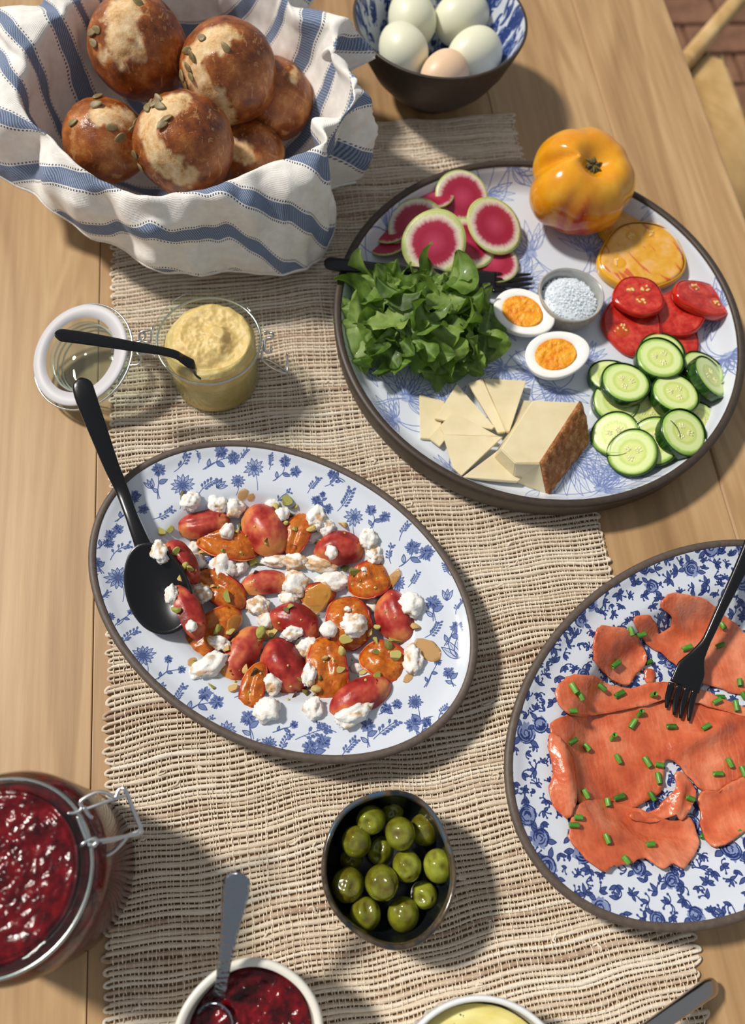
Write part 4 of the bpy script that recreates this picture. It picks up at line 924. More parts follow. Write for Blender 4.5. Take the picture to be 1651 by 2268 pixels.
# goat cheese crumbles
m = Mat('goat_cheese', .62, Subsurface_Weight=.25); m.b.inputs['Subsurface Radius'].default_value = (.003, .0025, .002)
gz = m.at('glaze'); m.color(m.mix(gz, m.ramp(m.noise(m.coord(), 200, 3), [(.3, srgb(232, 229, 222)), (.7, srgb(244, 242, 238))]), srgb(204, 158, 98))); m.lk(m.math('MULTIPLY_ADD', gz, -.35, .62), m.b.inputs['Roughness']); m.bump(m.noise(m.coord(), 520, 4), .5, .0009); M_GOAT = m.m
def crumble(label, px, wpx, hpx, ang=0.0, gl=.3, lift=.42, sd=0, grp='goat cheese crumbles on the roasted fruit'):
    p, n = rest(*px); k = mpp(p); a, b = wpx*k/2*.93, hpx*k/2*.96; h = min(a, b)*.82; v, f = ICO[4 if max(wpx, hpx) > 45 else 3]; V, G = [], []
    big = 3.2/ max(min(a, b)*230, 1)
    for q in v:
        r = 1+.30*nz(q, 1.7, sd)+.26*abs(nz(q, 3.6, sd+2))+.16*abs(nz(q, 8, sd+4))-.10
        s = Vector((q.x*a*r, q.y*b*r, q.z*h*r)); V.append(s); g = nz(q, 1.4, sd+8)+.5*nz(q, 4, sd+3); G.append(min(1, max(0, (g-.28+gl*.75)*3.0))*(1 if q.z > -.1 else .3)*.85)
    d = at(px[0]+10*math.cos(ang), px[1]+10*math.sin(ang), p.z)-at(px[0], px[1], p.z); d.z = 0
    me = mesh(V, f, M_GOAT); attr(me, 'glaze', G); o2 = link('cheese_crumble', me, None, p+Vector((0, 0, h*lift)), frame((0, 0, 1), d))
    tag(o2, label, 'cheese crumb', grp); return o2
CR = [((425,1114),46,46,.4,.0,'white crumb at the upper left edge beside a tan nut'), ((482,1120),50,40,.5,0,'white crumb above the upper left red wedge'), ((520,1128),52,48,-.3,.1,'white crumb next to it, left of the largest red wedge'), ((505,1178),34,38,.2,.15,'small square crumb resting on the upper orange wedge'),
    ((355,1224),40,56,-.3,.1,'crumb hanging at the spoon neck beside the dark wedge'), ((431,1215),28,42,.3,0,'narrow crumb standing right of the dark wedge, upper half'), ((440,1246),34,40,-.2,.05,'narrow crumb standing right of the dark wedge, lower half'), ((492,1262),64,76,.3,.12,'large knobbly crumb in the left centre'), ((532,1258),34,48,.7,0,'crumb stuck to the right of the knobbly left crumb'),
    ((625,1142),34,38,.5,.1,'crumb right of the largest red wedge below the dark nut'), ((604,1118),34,24,0,.0,'thin crumb behind the nut pile at the top'), ((702,1148),48,62,.2,.12,'tall crumb at the upper right, its upper part'), ((722,1172),46,44,.1,0,'curly crumb at the upper right, its lower part'), ((694,1192),46,28,-.2,.0,'flat crumb edging the upper right pink wedge'), ((818,1196),44,50,.2,.05,'tall white crumb at the far right, its top'), ((830,1230),42,46,.1,.2,'tall white crumb at the far right, its honeyed foot'),
    ((612,1243),64,36,.1,.45,'honey-stained crumb at the left end of the middle ridge'), ((655,1246),60,42,.1,.6,'honey-stained crumb in the middle of the ridge'), ((712,1250),80,40,.05,.55,'honey-stained crumb at the right end of the middle ridge'), ((735,1224),30,34,0,.15,'small crumb perched above the middle ridge'), ((655,1296),70,62,.2,.35,'fat crumb below the middle ridge'), ((738,1292),86,46,-.1,.08,'wide crumb over the glossy right wedge'), ((640,1330),52,34,.3,.3,'crumb below the fat central one'), ((632,1308),30,26,0,.1,'tiny crumb left of the fat central one'),
    ((573,1344),54,46,.2,.5,'square honeyed crumb left of the pinkish wedge'), ((590,1376),42,40,0,.05,'white crumb just below the honeyed square one'), ((728,1396),44,38,0,.0,'crumb between the pinkish and the broad orange wedge'), ((784,1388),62,56,.2,.05,'bright crumb on top of the broad orange wedge'), ((650,1402),56,36,-.3,.12,'crumb along the lower edge of the pinkish wedge'), ((678,1434),54,54,0,.12,'round fat crumb above the plump red wedge'), ((685,1496),36,54,.1,.1,'crumb hanging between the red and upright orange wedges'),
    ((487,1424),56,32,.45,.35,'honeyed crumb on the long lower left wedge'), ((462,1478),92,50,-.55,.05,'long white block at the lower left edge'), ((600,1516),58,54,.1,.45,'round honeyed crumb at the bottom centre'), ((592,1574),66,56,.1,0,'white crumb at the very bottom left'), ((694,1570),46,52,0,.0,'white crumb at the bottom centre alone on the glaze'), ((784,1582),94,50,-.45,.02,'long white crumb in front of the bottom right red wedge'), ((910,1344),64,58,.3,.0,'large white crumb on the far right wedge'), ((828,1340),34,42,.2,.2,'crumb tucked left of the far right wedge'), ((914,1462),46,66,.1,.3,'honey-edged crumb at the right end'),
    ((448,1316),48,46,0,.5,'honeyed crumb beside the standing dark wedge'), ((425,1388),26,28,0,0,'tiny crumb on the standing dark wedge'), ((380,1318),30,46,0,.0,'crumb between the spoon bowl and the standing wedge'), ((806,1262),14,12,0,0,'speck of cheese beside the pistachio pair'), ((770,1350),18,14,0,.3,'speck of cheese above the bright crumb'), ((790,1480),34,22,0,.1,'crumb lying on the glaze left of the charred wedge')]
for i, (px, a, b, an, gl, lb) in enumerate(CR):
    crumble(lb, px, a, b, an, gl, sd=i*1.7)

# chopped pistachios
m = Mat('pistachio', .5); q = m.noise(m.coord(), 210, 2); m.color(m.ramp(m.math('ADD', q, m.math('MULTIPLY', m.math('SUBTRACT', m.rnd(), .5), .62)), [(.22, srgb(66, 44, 40)), (.34, srgb(112, 96, 44)), (.46, srgb(140, 146, 52)), (.58, srgb(178, 174, 84)), (.70, srgb(210, 192, 122)), (.82, srgb(192, 140, 84))])); m.bump(m.noise(m.coord(), 700, 2), .3, .0005); M_PIST = m.m
PM = []
for k in range(7):
    bm = bmesh.new(); bmesh.ops.create_icosphere(bm, subdivisions=3, radius=1)
    for q in bm.verts: q.co = Vector((q.co.x*1.25, q.co.y*.82, q.co.z*.7))*(1+.16*nz(q.co, 1.6, k*5))
    for c in range(1+k % 4):
        nn = Vector((random.uniform(-1, 1), random.uniform(-1, 1), random.uniform(-.3, 1))).normalized(); r_ = bmesh.ops.bisect_plane(bm, geom=bm.verts[:]+bm.edges[:]+bm.faces[:], plane_co=nn*random.uniform(.1, .45), plane_no=nn, clear_outer=True)
        bmesh.ops.edgeloop_fill(bm, edges=[g for g in r_['geom_cut'] if isinstance(g, bmesh.types.BMEdge)])
    me = bpy.data.meshes.new('m'); bm.to_mesh(me); bm.free(); me.materials.append(M_PIST); PM.append(me)
def nut(px, size, k=None):
    p, n = rest(*px); s = size*mpp(p)*.42; o = link('pistachio_piece', PM[k if k is not None else random.randrange(7)], None, p+Vector((0, 0, s*.35)), Matrix.Rotation(random.random()*6.3, 3, 'Z') @ Matrix.Rotation(random.uniform(-.6, .6), 3, 'X') @ Matrix.Rotation(random.uniform(-.5, .5), 3, 'Y') @ Matrix.Diagonal((s,)*3))
    tag(o, where(px, MARKS, USED, 'big pistachio piece' if size > 29 else 'small pistachio bit' if size < 19 else 'pistachio piece') or 'pistachio piece lying among the roasted fruit', 'nut', 'chopped pistachios')
for x, y, s in [(378,1170,24),(357,1178,24),(405,1098,24),(632,1110,36),(610,1126,24),(652,1126,22),(648,1142,24),(757,1162,30),(390,1222,22),(364,1240,26),(447,1226,22),(530,1168,22),(560,1244,28),(574,1250,24),(592,1236,20),(690,1172,24),(788,1264,34),(768,1258,26),(505,1322,30),(577,1402,32),(606,1402,34),(506,1437,34),(514,1402,26),(481,1394,26),(520,1520,32),(545,1482,24),(562,1490,26),(766,1416,32),(758,1442,26),(755,1482,22),(718,1455,20),(876,1420,32),(861,1428,28),(872,1456,36),(836,1422,26),(824,1402,24),(838,1388,22),(920,1392,28),(672,1530,34),(652,1540,26),(700,1526,26),(610,1524,26),(580,1562,22),(642,1346,22),(636,1352,18),(420,1262,24),(400,1280,24),(392,1350,26),(700,1545,22),(497,1220,16),(640,1272,18),(745,1272,18),(835,1444,18),(835,1496,24),(805,1488,20),(410,1254,20),(522,1178,18),(590,1196,14),(632,1160,16),(652,1170,16),(700,1200,14),(565,1270,18),(415,1300,16),(470,1300,16),(575,1418,14),(664,1504,16),(710,1500,14),(468,1520,22)]: nut((x, y), s)
V, Fc = [], []
bvv, bff = ICO[1]
for i in range(90):                          # dust-fine nut crumbs
    x, y = random.uniform(390, 900), random.uniform(1120, 1550)
    if ((x-640)/270)**2+((y-1340)/215)**2 > 1: continue
    p, n = rest(x, y); s = random.uniform(.0005, .0012); o = len(V); V += [p+Vector((q.x*s*random.uniform(.6, 1.3), q.y*s, q.z*s*.7+s*.3)) for q in bvv]; Fc += [tuple(k+o for k in q) for q in bff]
c = Vector((OC[0], OC[1], .02)); tag(link('pistachio_dust', mesh([p-c for p in V], Fc, M_PIST, False), None, c), 'fine crumbs of pistachio dusted over the roasted fruit', 'nut crumbs', kind='stuff')
M_DRES = Mat('amber_dressing', .10, Alpha=.42); M_DRES.color(srgb(214, 160, 74)); M_DRES = M_DRES.m
DL = ['amber drip on the glaze left of the long white block', 'upper amber drip on the glaze above the nut pile', 'small amber drip just right of the upper one', 'broad amber smear right of the glossy orange wedge', 'tall amber smear at the far right of the platter', 'amber pool between the central and broad orange wedges', 'amber pool right of the standing dark wedge', 'small amber drip below the honey-edged right crumb', 'amber pool under the honeyed square crumb']
for di, (x, y, a, b) in enumerate([(426,1466,12,9),(538,1096,16,10),(556,1102,10,8),(868,1288,34,12),(948,1440,22,34),(700,1330,44,26),(520,1380,26,16),(905,1500,16,8),(590,1400,24,18)]):
    p, n = rest(x, y); k = mpp(p); v, f = ICO[3]; V = [Vector((q.x*a*k*(1+.25*nz(q, 2, x)), q.y*b*k*(1+.25*nz(q, 2, y)), max(q.z, -.2)*.0006)) for q in v]
    o = link('dressing_drip', mesh(V, f, M_DRES), None, Vector((p.x, p.y, p.z+.0003)), frame(n)); tag(o, DL[di], 'dressing', 'dressing drips')

# ================================================================== SMOKED SALMON
def inside(p, poly):
    r = False; n = len(poly); x, y = p
    for i in range(n):
        x1, y1 = poly[i]; x2, y2 = poly[(i+1) % n]
        if (y1 > y) != (y2 > y) and x < (x2-x1)*(y-y1)/(y2-y1)+x1: r = not r
    return r
def sheet(poly, step):
    """triangulated flat sheet of a closed outline (world xy); returns points, faces and each point's distance to the edge"""
    B = []; n = len(poly)
    for i in range(n):
        a, b = Vector(poly[i]), Vector(poly[(i+1) % n]); k = max(1, int((b-a).length/step))
        B += [a.lerp(b, j/k) for j in range(k)]
    nb = len(B); xs = [p.x for p in B]; ys = [p.y for p in B]; P = list(B); bl = [(p.x, p.y) for p in B]
    BB = np.array(bl)
    for x in np.arange(min(xs), max(xs), step):
        for i, y in enumerate(np.arange(min(ys), max(ys), step)):
            q = (x+(step/2 if i % 2 else 0), y)
            if inside(q, bl) and np.min(np.hypot(BB[:, 0]-q[0], BB[:, 1]-q[1])) > step*.6: P.append(Vector(q))
    v, e, f, *_ = delaunay_2d_cdt(P, [(i, (i+1) % nb) for i in range(nb)], [], 1, 1e-7)
    D = [float(np.min(np.hypot(BB[:, 0]-p.x, BB[:, 1]-p.y))) for p in v]
    return v, [tuple(x) for x in f], D
m = Mat('smoked_salmon', .24, Coat_Weight=.25, Subsurface_Weight=.2); m.b.inputs['Subsurface Radius'].default_value = (.006, .002, .001)
wv = m.node('ShaderNodeTexWave', Scale=1.0, Distortion=9.0); wv.inputs['Detail'].default_value = 3; wv.inputs['Detail Scale'].default_value = 1.2; m.lk(m.coord((90, 50, 60)), wv.inputs['Vector'])
fat = m.math('MULTIPLY', m.math('POWER', wv.outputs['Fac'], 8.0), m.math('SUBTRACT', m.math('MULTIPLY', m.noise(m.coord(), 30, 2), 3.2), 1.2, None, True))
bc_ = m.ramp(m.math('ADD', m.noise(m.coord(), 38, 4), m.math('MULTIPLY', m.math('SUBTRACT', m.rnd(), .5), .1)), [(.30, srgb(170, 66, 34)), (.50, srgb(204, 100, 62)), (.70, srgb(222, 136, 100))])
m.color(m.mix(m.math('MULTIPLY', fat, .18), bc_, srgb(244, 178, 140))); m.bump(m.math('ADD', m.noise(m.coord(), 240, 4), m.math('MULTIPLY', m.noise(m.coord(), 70, 3), 2.0)), .30, .0018); M_SAL = m.m
def smooth_poly(P, n=3):
    out = []; N = len(P)
    for i in range(N):
        p0, p1, p2, p3 = [np.array(P[(i+k) % N], float) for k in (-1, 0, 1, 2)]
        for t in np.linspace(0, 1, n, endpoint=False): out.append(tuple(.5*((2*p1)+(p2-p0)*t+(2*p0-5*p1+4*p2-p3)*t*t+(3*p1-p0-3*p2+p3)*t**3)))
    return out
def crop(pts): return [(1100+x/2.577, 1180+y/2.577) for x, y in pts]
def slab(name, label, cat, pxs, mat, zf, th, grp, lift=0, wav=.0016, step=.0022, sd=0, curl=.0, curlf=None, rough=.0006):
    """thin limp slice laid over a surface: pxs outline in the photo, zf(x, y) the surface it lies on"""
    poly = []
    for q in smooth_poly(pxs):
        z = .012
        for _ in range(3): p = at(q[0], q[1], z); z = zf(p.x, p.y)+lift
        poly.append((p.x+rough*nz((p.x, p.y, sd), 400)*2, p.y+rough*nz((p.y, p.x, sd+2), 400)*2))
    v, f, D = sheet(poly, step); c = Vector((sum(p[0] for p in poly)/len(poly), sum(p[1] for p in poly)/len(poly), 0)); c.z = zf(c.x, c.y)+lift
    Z = []
    for p, d in zip(v, D):
        e = math.exp(-d/.0030); z = zf(p.x, p.y)+lift+th+wav*(.5+.5*nz((p.x, p.y, sd), 55))+wav*.5*nz((p.x, p.y, sd), 130)+curl*e*(nz((p.x, p.y, sd+4), 45)+.4)
        if curlf: z += curlf(p.x, p.y)
        Z.append(max(z, zf(p.x, p.y)+th*.9+.0002))
    o = link(name, mesh([Vector((p.x, p.y, z))-c for p, z in zip(v, Z)], f, mat), None, c); tag(o, label, cat, grp)
    s = o.modifiers.new('t', 'SOLIDIFY'); s.thickness = th*.9; s.offset = -1; reg(o); return o
SG = 'smoked salmon slices'
def ridge(a, b, h, w_):
    A, B = at(*a, .014), at(*b, .014); d = Vector((B.x-A.x, B.y-A.y)); L2 = d.length_squared
    def g(x, y):
        t = max(0, min(1, ((x-A.x)*d.x+(y-A.y)*d.y)/L2)); q = Vector((x-A.x-d.x*t, y-A.y-d.y*t)).length
        return h*math.exp(-(q/w_)**2)*math.sin(math.pi*min(.97, max(.03, t*.9+.05)))
    return g
def cr_(x, y): return (1100+x/2.577, 1180+y/2.577)
r1, r2, r3, r4 = ridge(cr_(960,470), cr_(1090,560), .003, .004), ridge(cr_(980,1250), cr_(1420,1040), .006, .006), ridge(cr_(480,1500), cr_(330,1160), .003, .006), ridge(cr_(780,1600), cr_(1120,1680), .0035, .004)
slab('salmon_slice', 'upper salmon slice under the fork handle, reaching the frame edge', 'smoked salmon', crop([(780,495),(850,475),(905,520),(925,580),(985,545),(980,480),(935,430),(940,395),(1000,350),(1080,360),(1200,400),(1300,480),(1380,550),(1440,620),(1520,720),(1520,900),(1360,922),(1250,885),(1100,835),(1010,755),(930,690),(850,640),(810,570)]), M_SAL, sz, .0016, SG, 0, .0016, sd=1, curl=.0012, curlf=r1)
slab('salmon_slice', 'rounded salmon slice at the upper left of the bowl', 'smoked salmon', crop([(570,560),(620,540),(720,550),(790,590),(820,650),(845,740),(800,810),(770,840),(740,870),(660,850),(600,800),(555,730),(550,640)]), M_SAL, sz, .0016, SG, .0006, .0022, sd=5, curl=.0035)
slab('salmon_slice', 'small scrap of salmon beside the rounded upper left slice', 'smoked salmon', crop([(842,790),(885,775),(905,825),(885,862),(845,850)]), M_SAL, sz, .0014, SG, 0, .001, sd=7)
slab('salmon_slice', 'largest salmon slice across the middle of the bowl', 'smoked salmon', crop([(330,1070),(450,1040),(700,1005),(980,950),(1150,990),(1420,1040),(1520,1150),(1500,1320),(1420,1392),(1250,1478),(1170,1470),(1080,1385),(1020,1320),(955,1300),(945,1400),(930,1480),(860,1530),(760,1580),(620,1570),(480,1560),(450,1450),(420,1320),(310,1160)]), M_SAL, sz, .0016, SG, .0008, .0018, sd=11, curl=.001, curlf=lambda x, y: r2(x, y))
slab('salmon_slice', 'long folded band of salmon above the largest slice', 'smoked salmon', crop([(335,900),(380,838),(440,815),(560,830),(640,870),(760,890),(860,862),(980,858),(1100,885),(1200,910),(1300,960),(1430,1015),(1430,1050),(1250,1010),(1110,965),(980,950),(850,985),(700,1015),(560,1045),(450,1050),(370,1005),(335,950)]), M_SAL, sz, .0019, SG, .0032, .0014, sd=15, curl=.0016)
slab('salmon_slice', 'ragged salmon slice at the bottom of the bowl', 'smoked salmon', crop([(450,1560),(560,1520),(680,1545),(800,1580),(930,1640),(1040,1640),(1090,1620),(1125,1700),(1142,1790),(1100,1860),(1060,1912),(1000,1880),(940,1912),(870,1865),(820,1850),(740,1890),(660,1900),(600,1930),(500,1850),(420,1760),(410,1680)]), M_SAL, sz, .0017, SG, .0022, .002, sd=19, curl=.0016, curlf=r4)
slab('salmon_slice', 'rolled-over edge of salmon along the left wall of the bowl', 'smoked salmon', crop([(288,1180),(305,1145),(345,1165),(400,1230),(440,1330),(447,1500),(425,1610),(400,1632),(340,1580),(296,1480),(310,1380),(290,1260)]), M_SAL, sz, .0020, SG, .0022, .001, sd=23, curlf=ridge(cr_(320,1180), cr_(390,1600), .0075, .0062))
slab('salmon_slice', 'salmon slice at the lower right running out of the frame', 'smoked salmon', crop([(1140,1520),(1180,1480),(1250,1480),(1330,1430),(1420,1395),(1540,1400),(1560,1560),(1480,1650),(1400,1700),(1280,1772),(1200,1770),(1155,1690),(1160,1600)]), M_SAL, sz, .0017, SG, .0016, .0024, sd=29, curl=.0028)
slab('salmon_slice', 'crumpled strip of salmon between the bottom and lower right slices', 'smoked salmon', crop([(1010,1370),(1075,1395),(1120,1470),(1100,1560),(1045,1640),(1000,1610),(900,1650),(780,1640),(760,1600),(880,1590),(960,1510),(1000,1450)]), M_SAL, sz, .0016, SG, .0044, .003, sd=31, curl=.004, curlf=ridge(cr_(1050,1400), cr_(1000,1620), .006, .0045))

# chopped chives
m = Mat('chive', .4); m.color(m.ramp(m.math('ADD', m.noise(m.coord((1, 1, .3)), 300, 2), m.math('MULTIPLY', m.math('SUBTRACT', m.rnd(), .5), .25)), [(.3, srgb(44, 92, 22)), (.55, srgb(78, 136, 42)), (.75, srgb(120, 168, 70))])); M_CHV = m.m
CHV = []
for k in range(3):
    o_, i_ = .0018, .0012; l = (.0030, .0025, .0036)[k]
    v, f = lathe([(i_, -l), (o_*.97, -l), (o_, -l*.9), (o_*1.02, 0), (o_, l*.9), (o_*.97, l), (i_, l), (i_*.95, 0)], 18, close_a=False, close_b=False, wob=lambda a, z: 1+.07*math.sin(2*a+k)); f += [(7*18+j, 7*18+(j+1) % 18, (j+1) % 18, j) for j in range(18)]
    CHV.append(mesh(v, f, M_CHV))
CM = [(cr_(a, b), n) for a, b, n in [(690,680,'rounded upper left salmon slice'), (1040,960,'fork tines'), (1130,720,'fork head'), (1290,350,'fork neck'), (1350,700,'upper salmon slice'), (340,920,'left tip of the folded salmon band'), (640,950,'folded salmon band'), (865,820,'small salmon scrap'), (370,1380,'rolled-over salmon edge'), (650,1300,'largest salmon slice'), (1200,1200,'diagonal fold in the largest slice'), (960,1400,'gap of bare print in the middle'), (1060,1520,'crumpled salmon strip'), (640,1720,'ragged bottom salmon slice'), (1280,1600,'lower right salmon slice'), (880,600,'notch in the upper salmon slice'), (1330,940,'bare print right of the fork tines'), (500,1850,'lower left edge of the bottom slice'), (900,1900,'bottom edge of the ragged slice')]]
for x, y, an in [(435,885,60),(470,930,60),(590,878,40),(700,925,-30),(890,928,999),(430,1020,0),(815,1035,999),(775,1090,-60),(995,1107,0),(1198,1118,-35),(425,1190,-35),(508,1225,50),(660,1168,999),(692,1293,60),(857,1310,60),(925,1325,10),(922,1402,80),(500,1495,60),(625,1538,80),(698,1510,-20),(883,1505,60),(1103,1520,20),(460,1630,0),(437,1672,0),(627,1750,70),(875,1790,-10),(735,1870,50),(1190,1750,20),(1380,1730,-40),(1262,1375,0),(1325,1312,60),(1405,1365,70),(1272,645,-20),(1085,660,-20),(760,557,70),(815,577,-15),(672,745,-40),(865,742,-20),(1385,855,85),(1270,940,0),(1255,962,-30),(1405,930,60),(1365,985,80),(1285,530,60)]:
    q = cr_(x, y); p, n = rest(*q)
    if an == 999: ax = (n+Vector((random.uniform(-.5, .5), random.uniform(-.5, .5), 0))).normalized()
    else:
        a = math.radians(an); b = at(q[0]+10*math.cos(a), q[1]+10*math.sin(a), p.z)-at(q[0], q[1], p.z); ax = (b.normalized()+Vector((0, 0, random.uniform(-.1, .25)))).normalized()
    o = link('chive_piece', random.choice(CHV), None, p+n*.0018, frame(ax)); tag(o, where(q, CM, USED, 'upright green chive ring' if an == 999 else 'green chive tube') or 'green chive tube strewn over the smoked salmon', 'chive', 'chopped chives')

# forks
def fork(name, label, pts, wid, thk, tips, tip_z, root_z, mat, headw, roots):
    o = at(*pts[0]); e = empty(name, o); tag(e, label, 'fork'); v, f = handle(pts, wid, thk); link('handle', mesh([p-o for p in v], f, mat), e)
    for (rx, ry), (tx, ty) in zip(roots, tips):
        a, b = at(rx, ry, root_z), at(tx, ty, tip_z); P = [a.lerp(b, t)+Vector((0, 0, -.0016*math.sin(math.pi*t))) for t in np.linspace(0, 1, 9)]
        v, f = sweep([p-o for p in P], list(np.interp(np.linspace(0, 1, 9), [0, .6, 1], [.0023, .0021, .0010])), [.0010]*8+[.0007], 10, power=.8); link('tine', mesh(v, f, mat), e)
    return e
fork('salmon_fork', 'black steel fork resting in the salmon bowl with its tines on a slice', [(1740,1010,.066),(1700,1120,.056),(1651,1238,.0455),(1600,1345,.036),(1566,1418,.0295),(1546,1452,.0265),(1532,1482,.0245),(1517,1522,.0215)], [.0064,.0062,.0048,.0034,.0030,.0052,.0098,.0104], [.0016,.0018,.0018,.0018,.0018,.0013,.0010,.0009],
     [(1477,1568),(1494,1584),(1508,1591),(1526,1597)], .0155, .0218, M_BLACK, .01, [(1489,1512),(1506,1517),(1524,1522),(1541,1527)])
fork('plate_fork', 'black steel fork half under the rocket leaves on the big plate', [(718,582,.0345),(760,587,.0335),(840,594,.031),(920,600,.027),(1000,608,.0215),(1040,614,.019),(1065,619,.0178),(1098,624,.0168)], [.0064,.0066,.0052,.0042,.0040,.0060,.0100,.0102], [.0018,.0020,.0019,.0018,.0018,.0013,.0010,.0009],
     [(1176,607),(1180,618),(1178,629),(1172,640)], .0128, .0166, M_BLACK, .01, [(1092,606),(1094,618),(1094,630),(1092,642)])
spoon('mustard_spoon', 'small black spoon propped across the mustard jar rim above the open lid', [(121,742,.089),(140,743,.0875),(200,751,.083),(300,768,.0752),(350,776,.0715),(388,785,.068),(405,795,.063),(428,809,.0575)], [.0040,.0052,.0050,.0040,.0034,.0034,.0036,.0046], [.0012,.0014,.0014,.0013,.0013,.0013,.0012,.0010], (446,816,.0545), (466,826,.051), .0085, .0035, 0, M_BLACK)
m = Mat('hammered_steel', .25, Metallic=1.0); m.color((.30, .33, .38, 1)); vo = m.node('ShaderNodeTexVoronoi', Scale=330.0); m.lk(m.coord(), vo.inputs['Vector']); m.bump(vo.outputs['Distance'], .6, .0012); M_HAM = m.m
spoon('jam_spoon', 'hammered steel spoon standing in the off-white bowl of jam', [(528,1932,.098),(526,1945,.096),(521,1985,.090),(512,2040,.082),(503,2095,.074),(496,2140,.066),(491,2180,.057),(486,2205,.050)], [.0060,.0072,.0070,.0054,.0042,.0036,.0034,.0038], [.0012,.0014,.0014,.0014,.0014,.0014,.0014,.0012], (476,2260,.0395), (468,2300,.034), .011, .005, .1, M_HAM)
P = [(1583,2183,.0085),(1574,2188,.0135),(1560,2196,.018),(1530,2217,.025),(1480,2252,.034),(1400,2305,.044),(1250,2395,.052)]
o = at(*P[0]); e = empty('butter_knife', o); tag(e, 'steel butter knife with its curved handle end dipping to the runner edge', 'knife'); v, f = handle(P, [.0050, .0052, .0052, .0050, .0046, .004, .004], [.0028]*7, 44, power=.7); link('handle', mesh([p-o for p in v], f, simple('brushed_steel', (.40, .39, .38, 1), .22, Metallic=1.0)), e)
a, b = at(1250,2395,.052), at(1110,2470,.056); v, f = sweep([p-o for p in (a, a.lerp(b, .5), b)], [.006, .008, .003], [.001]*3, 12); link('blade', mesh(v, f, bpy.data.materials['brushed_steel']), e)

# ================================================================== BIG PLATE
GZ = .0098
# heirloom tomato
m = Mat('heirloom_skin', .16, Coat_Weight=.35, Subsurface_Weight=.08); m.b.inputs['Subsurface Radius'].default_value = (.004, .002, .001)
bl = m.at('blush'); m.color(m.mix(m.math('MULTIPLY', bl, m.math('MULTIPLY_ADD', m.noise(m.coord((1, 1, .25)), 150, 4), 1.6, .05, True)), m.ramp(m.noise(m.coord(), 38, 3), [(.3, srgb(218, 138, 16)), (.55, srgb(228, 158, 26)), (.75, srgb(234, 180, 52))]), srgb(178, 34, 20))); M_HEIR = m.m
hc = at(1278, 428, .0315); R0 = .0450
v, f = ICO[5]; P, BL = [], []
vd = (EYE-hc); vd.z = 0; vd.normalize(); lf = Vector((-vd.y, vd.x, 0))*-1
lobes = [(-1.15, .62, .30), (.25, .5, .16), (1.3, .6, .24), (2.5, .5, .18), (-2.55, .55, .2)]
ax = Vector((.12, -.22, 1)).normalized(); RA = frame(ax, (1, 0, 0))
for p in v:
    a = math.atan2(p.y, p.x); eq = math.sqrt(max(0, 1-p.z*p.z))
    rib = .022*math.cos(5*a+.6)+.018*math.cos(8*a+2)+.010*math.cos(13*a)
    r = 1+rib*eq**.7
    gq = ((a-math.radians(168)+math.pi) % (2*math.pi))-math.pi           # deep crease running from the stem to the left
    r -= .42*math.exp(-(gq/.18)**2)*(.30+.70*max(0, p.z+.2))*min(1, eq*1.6)
    gq2 = ((a-math.radians(215)+math.pi) % (2*math.pi))-math.pi; r += .12*math.exp(-(gq2/.6)**2)*eq
    dip = .46*math.exp(-(eq/.34)**2) if p.z > 0 else .10*math.exp(-(eq/.4)**2)
    q = Vector((p.x*r, p.y*r, p.z*(.80)*(1-dip)*(1+.25*rib)))*R0; q.z += R0*.13*math.exp(-(gq2/.75)**2)*eq*max(0, p.z+.25)*(1-math.exp(-(eq/.32)**4)); P.append(RA @ q)
    w_ = RA @ p; az = math.atan2(w_.y, w_.x); g_ = math.exp(-((((az-math.radians(252)+math.pi) % (2*math.pi))-math.pi)/.42)**2); b = g_*max(0, .98-w_.z*1.5)*(.45+.9*max(0, math.sin(az*17+1.2*nz(p, 2.2)+.6)))+.5*max(0, -w_.z-.25+.4*nz(p, 2)); BL.append(min(1, max(0, b*1.7)))
zmin = min(p.z for p in P); hc.z = GZ-zmin-.0004
ht = empty('heirloom_tomato', hc); tag(ht, 'whole ribbed yellow heirloom tomato with red streaks at the top of the plate', 'tomato'); me = mesh(P, f, M_HEIR); attr(me, 'blush', BL); tb = link('skin', me, ht); reg(tb)
top = RA @ Vector((0, 0, R0*.80*.58)); V, F_ = lathe([(.0001, .0012), (.003, .0016), (.0058, .0008), (.0066, -.002)], 24, close_b=False, wob=lambda a, z: 1+.25*math.sin(5*a)+.15*math.sin(9*a)); link('stem_scar', mesh([RA @ p+top*1.02 for p in map(Vector, V)], F_, simple('stem_scar', srgb(58, 60, 34), .8, srgb(120, 104, 60), 300)), ht)
for k in range(6):
    a = k*1.05+.3; Pp = [RA @ Vector((math.cos(a)*q, math.sin(a)*q, .001+.0012*math.sin(q*300)))+top*1.03 for q in np.linspace(.002, .0082, 5)]; V, F_ = tube(Pp, [.0011, .001, .0009, .0007, .0003], 6); link('sepal', mesh(V, F_, bpy.data.materials['stem_scar']), ht)

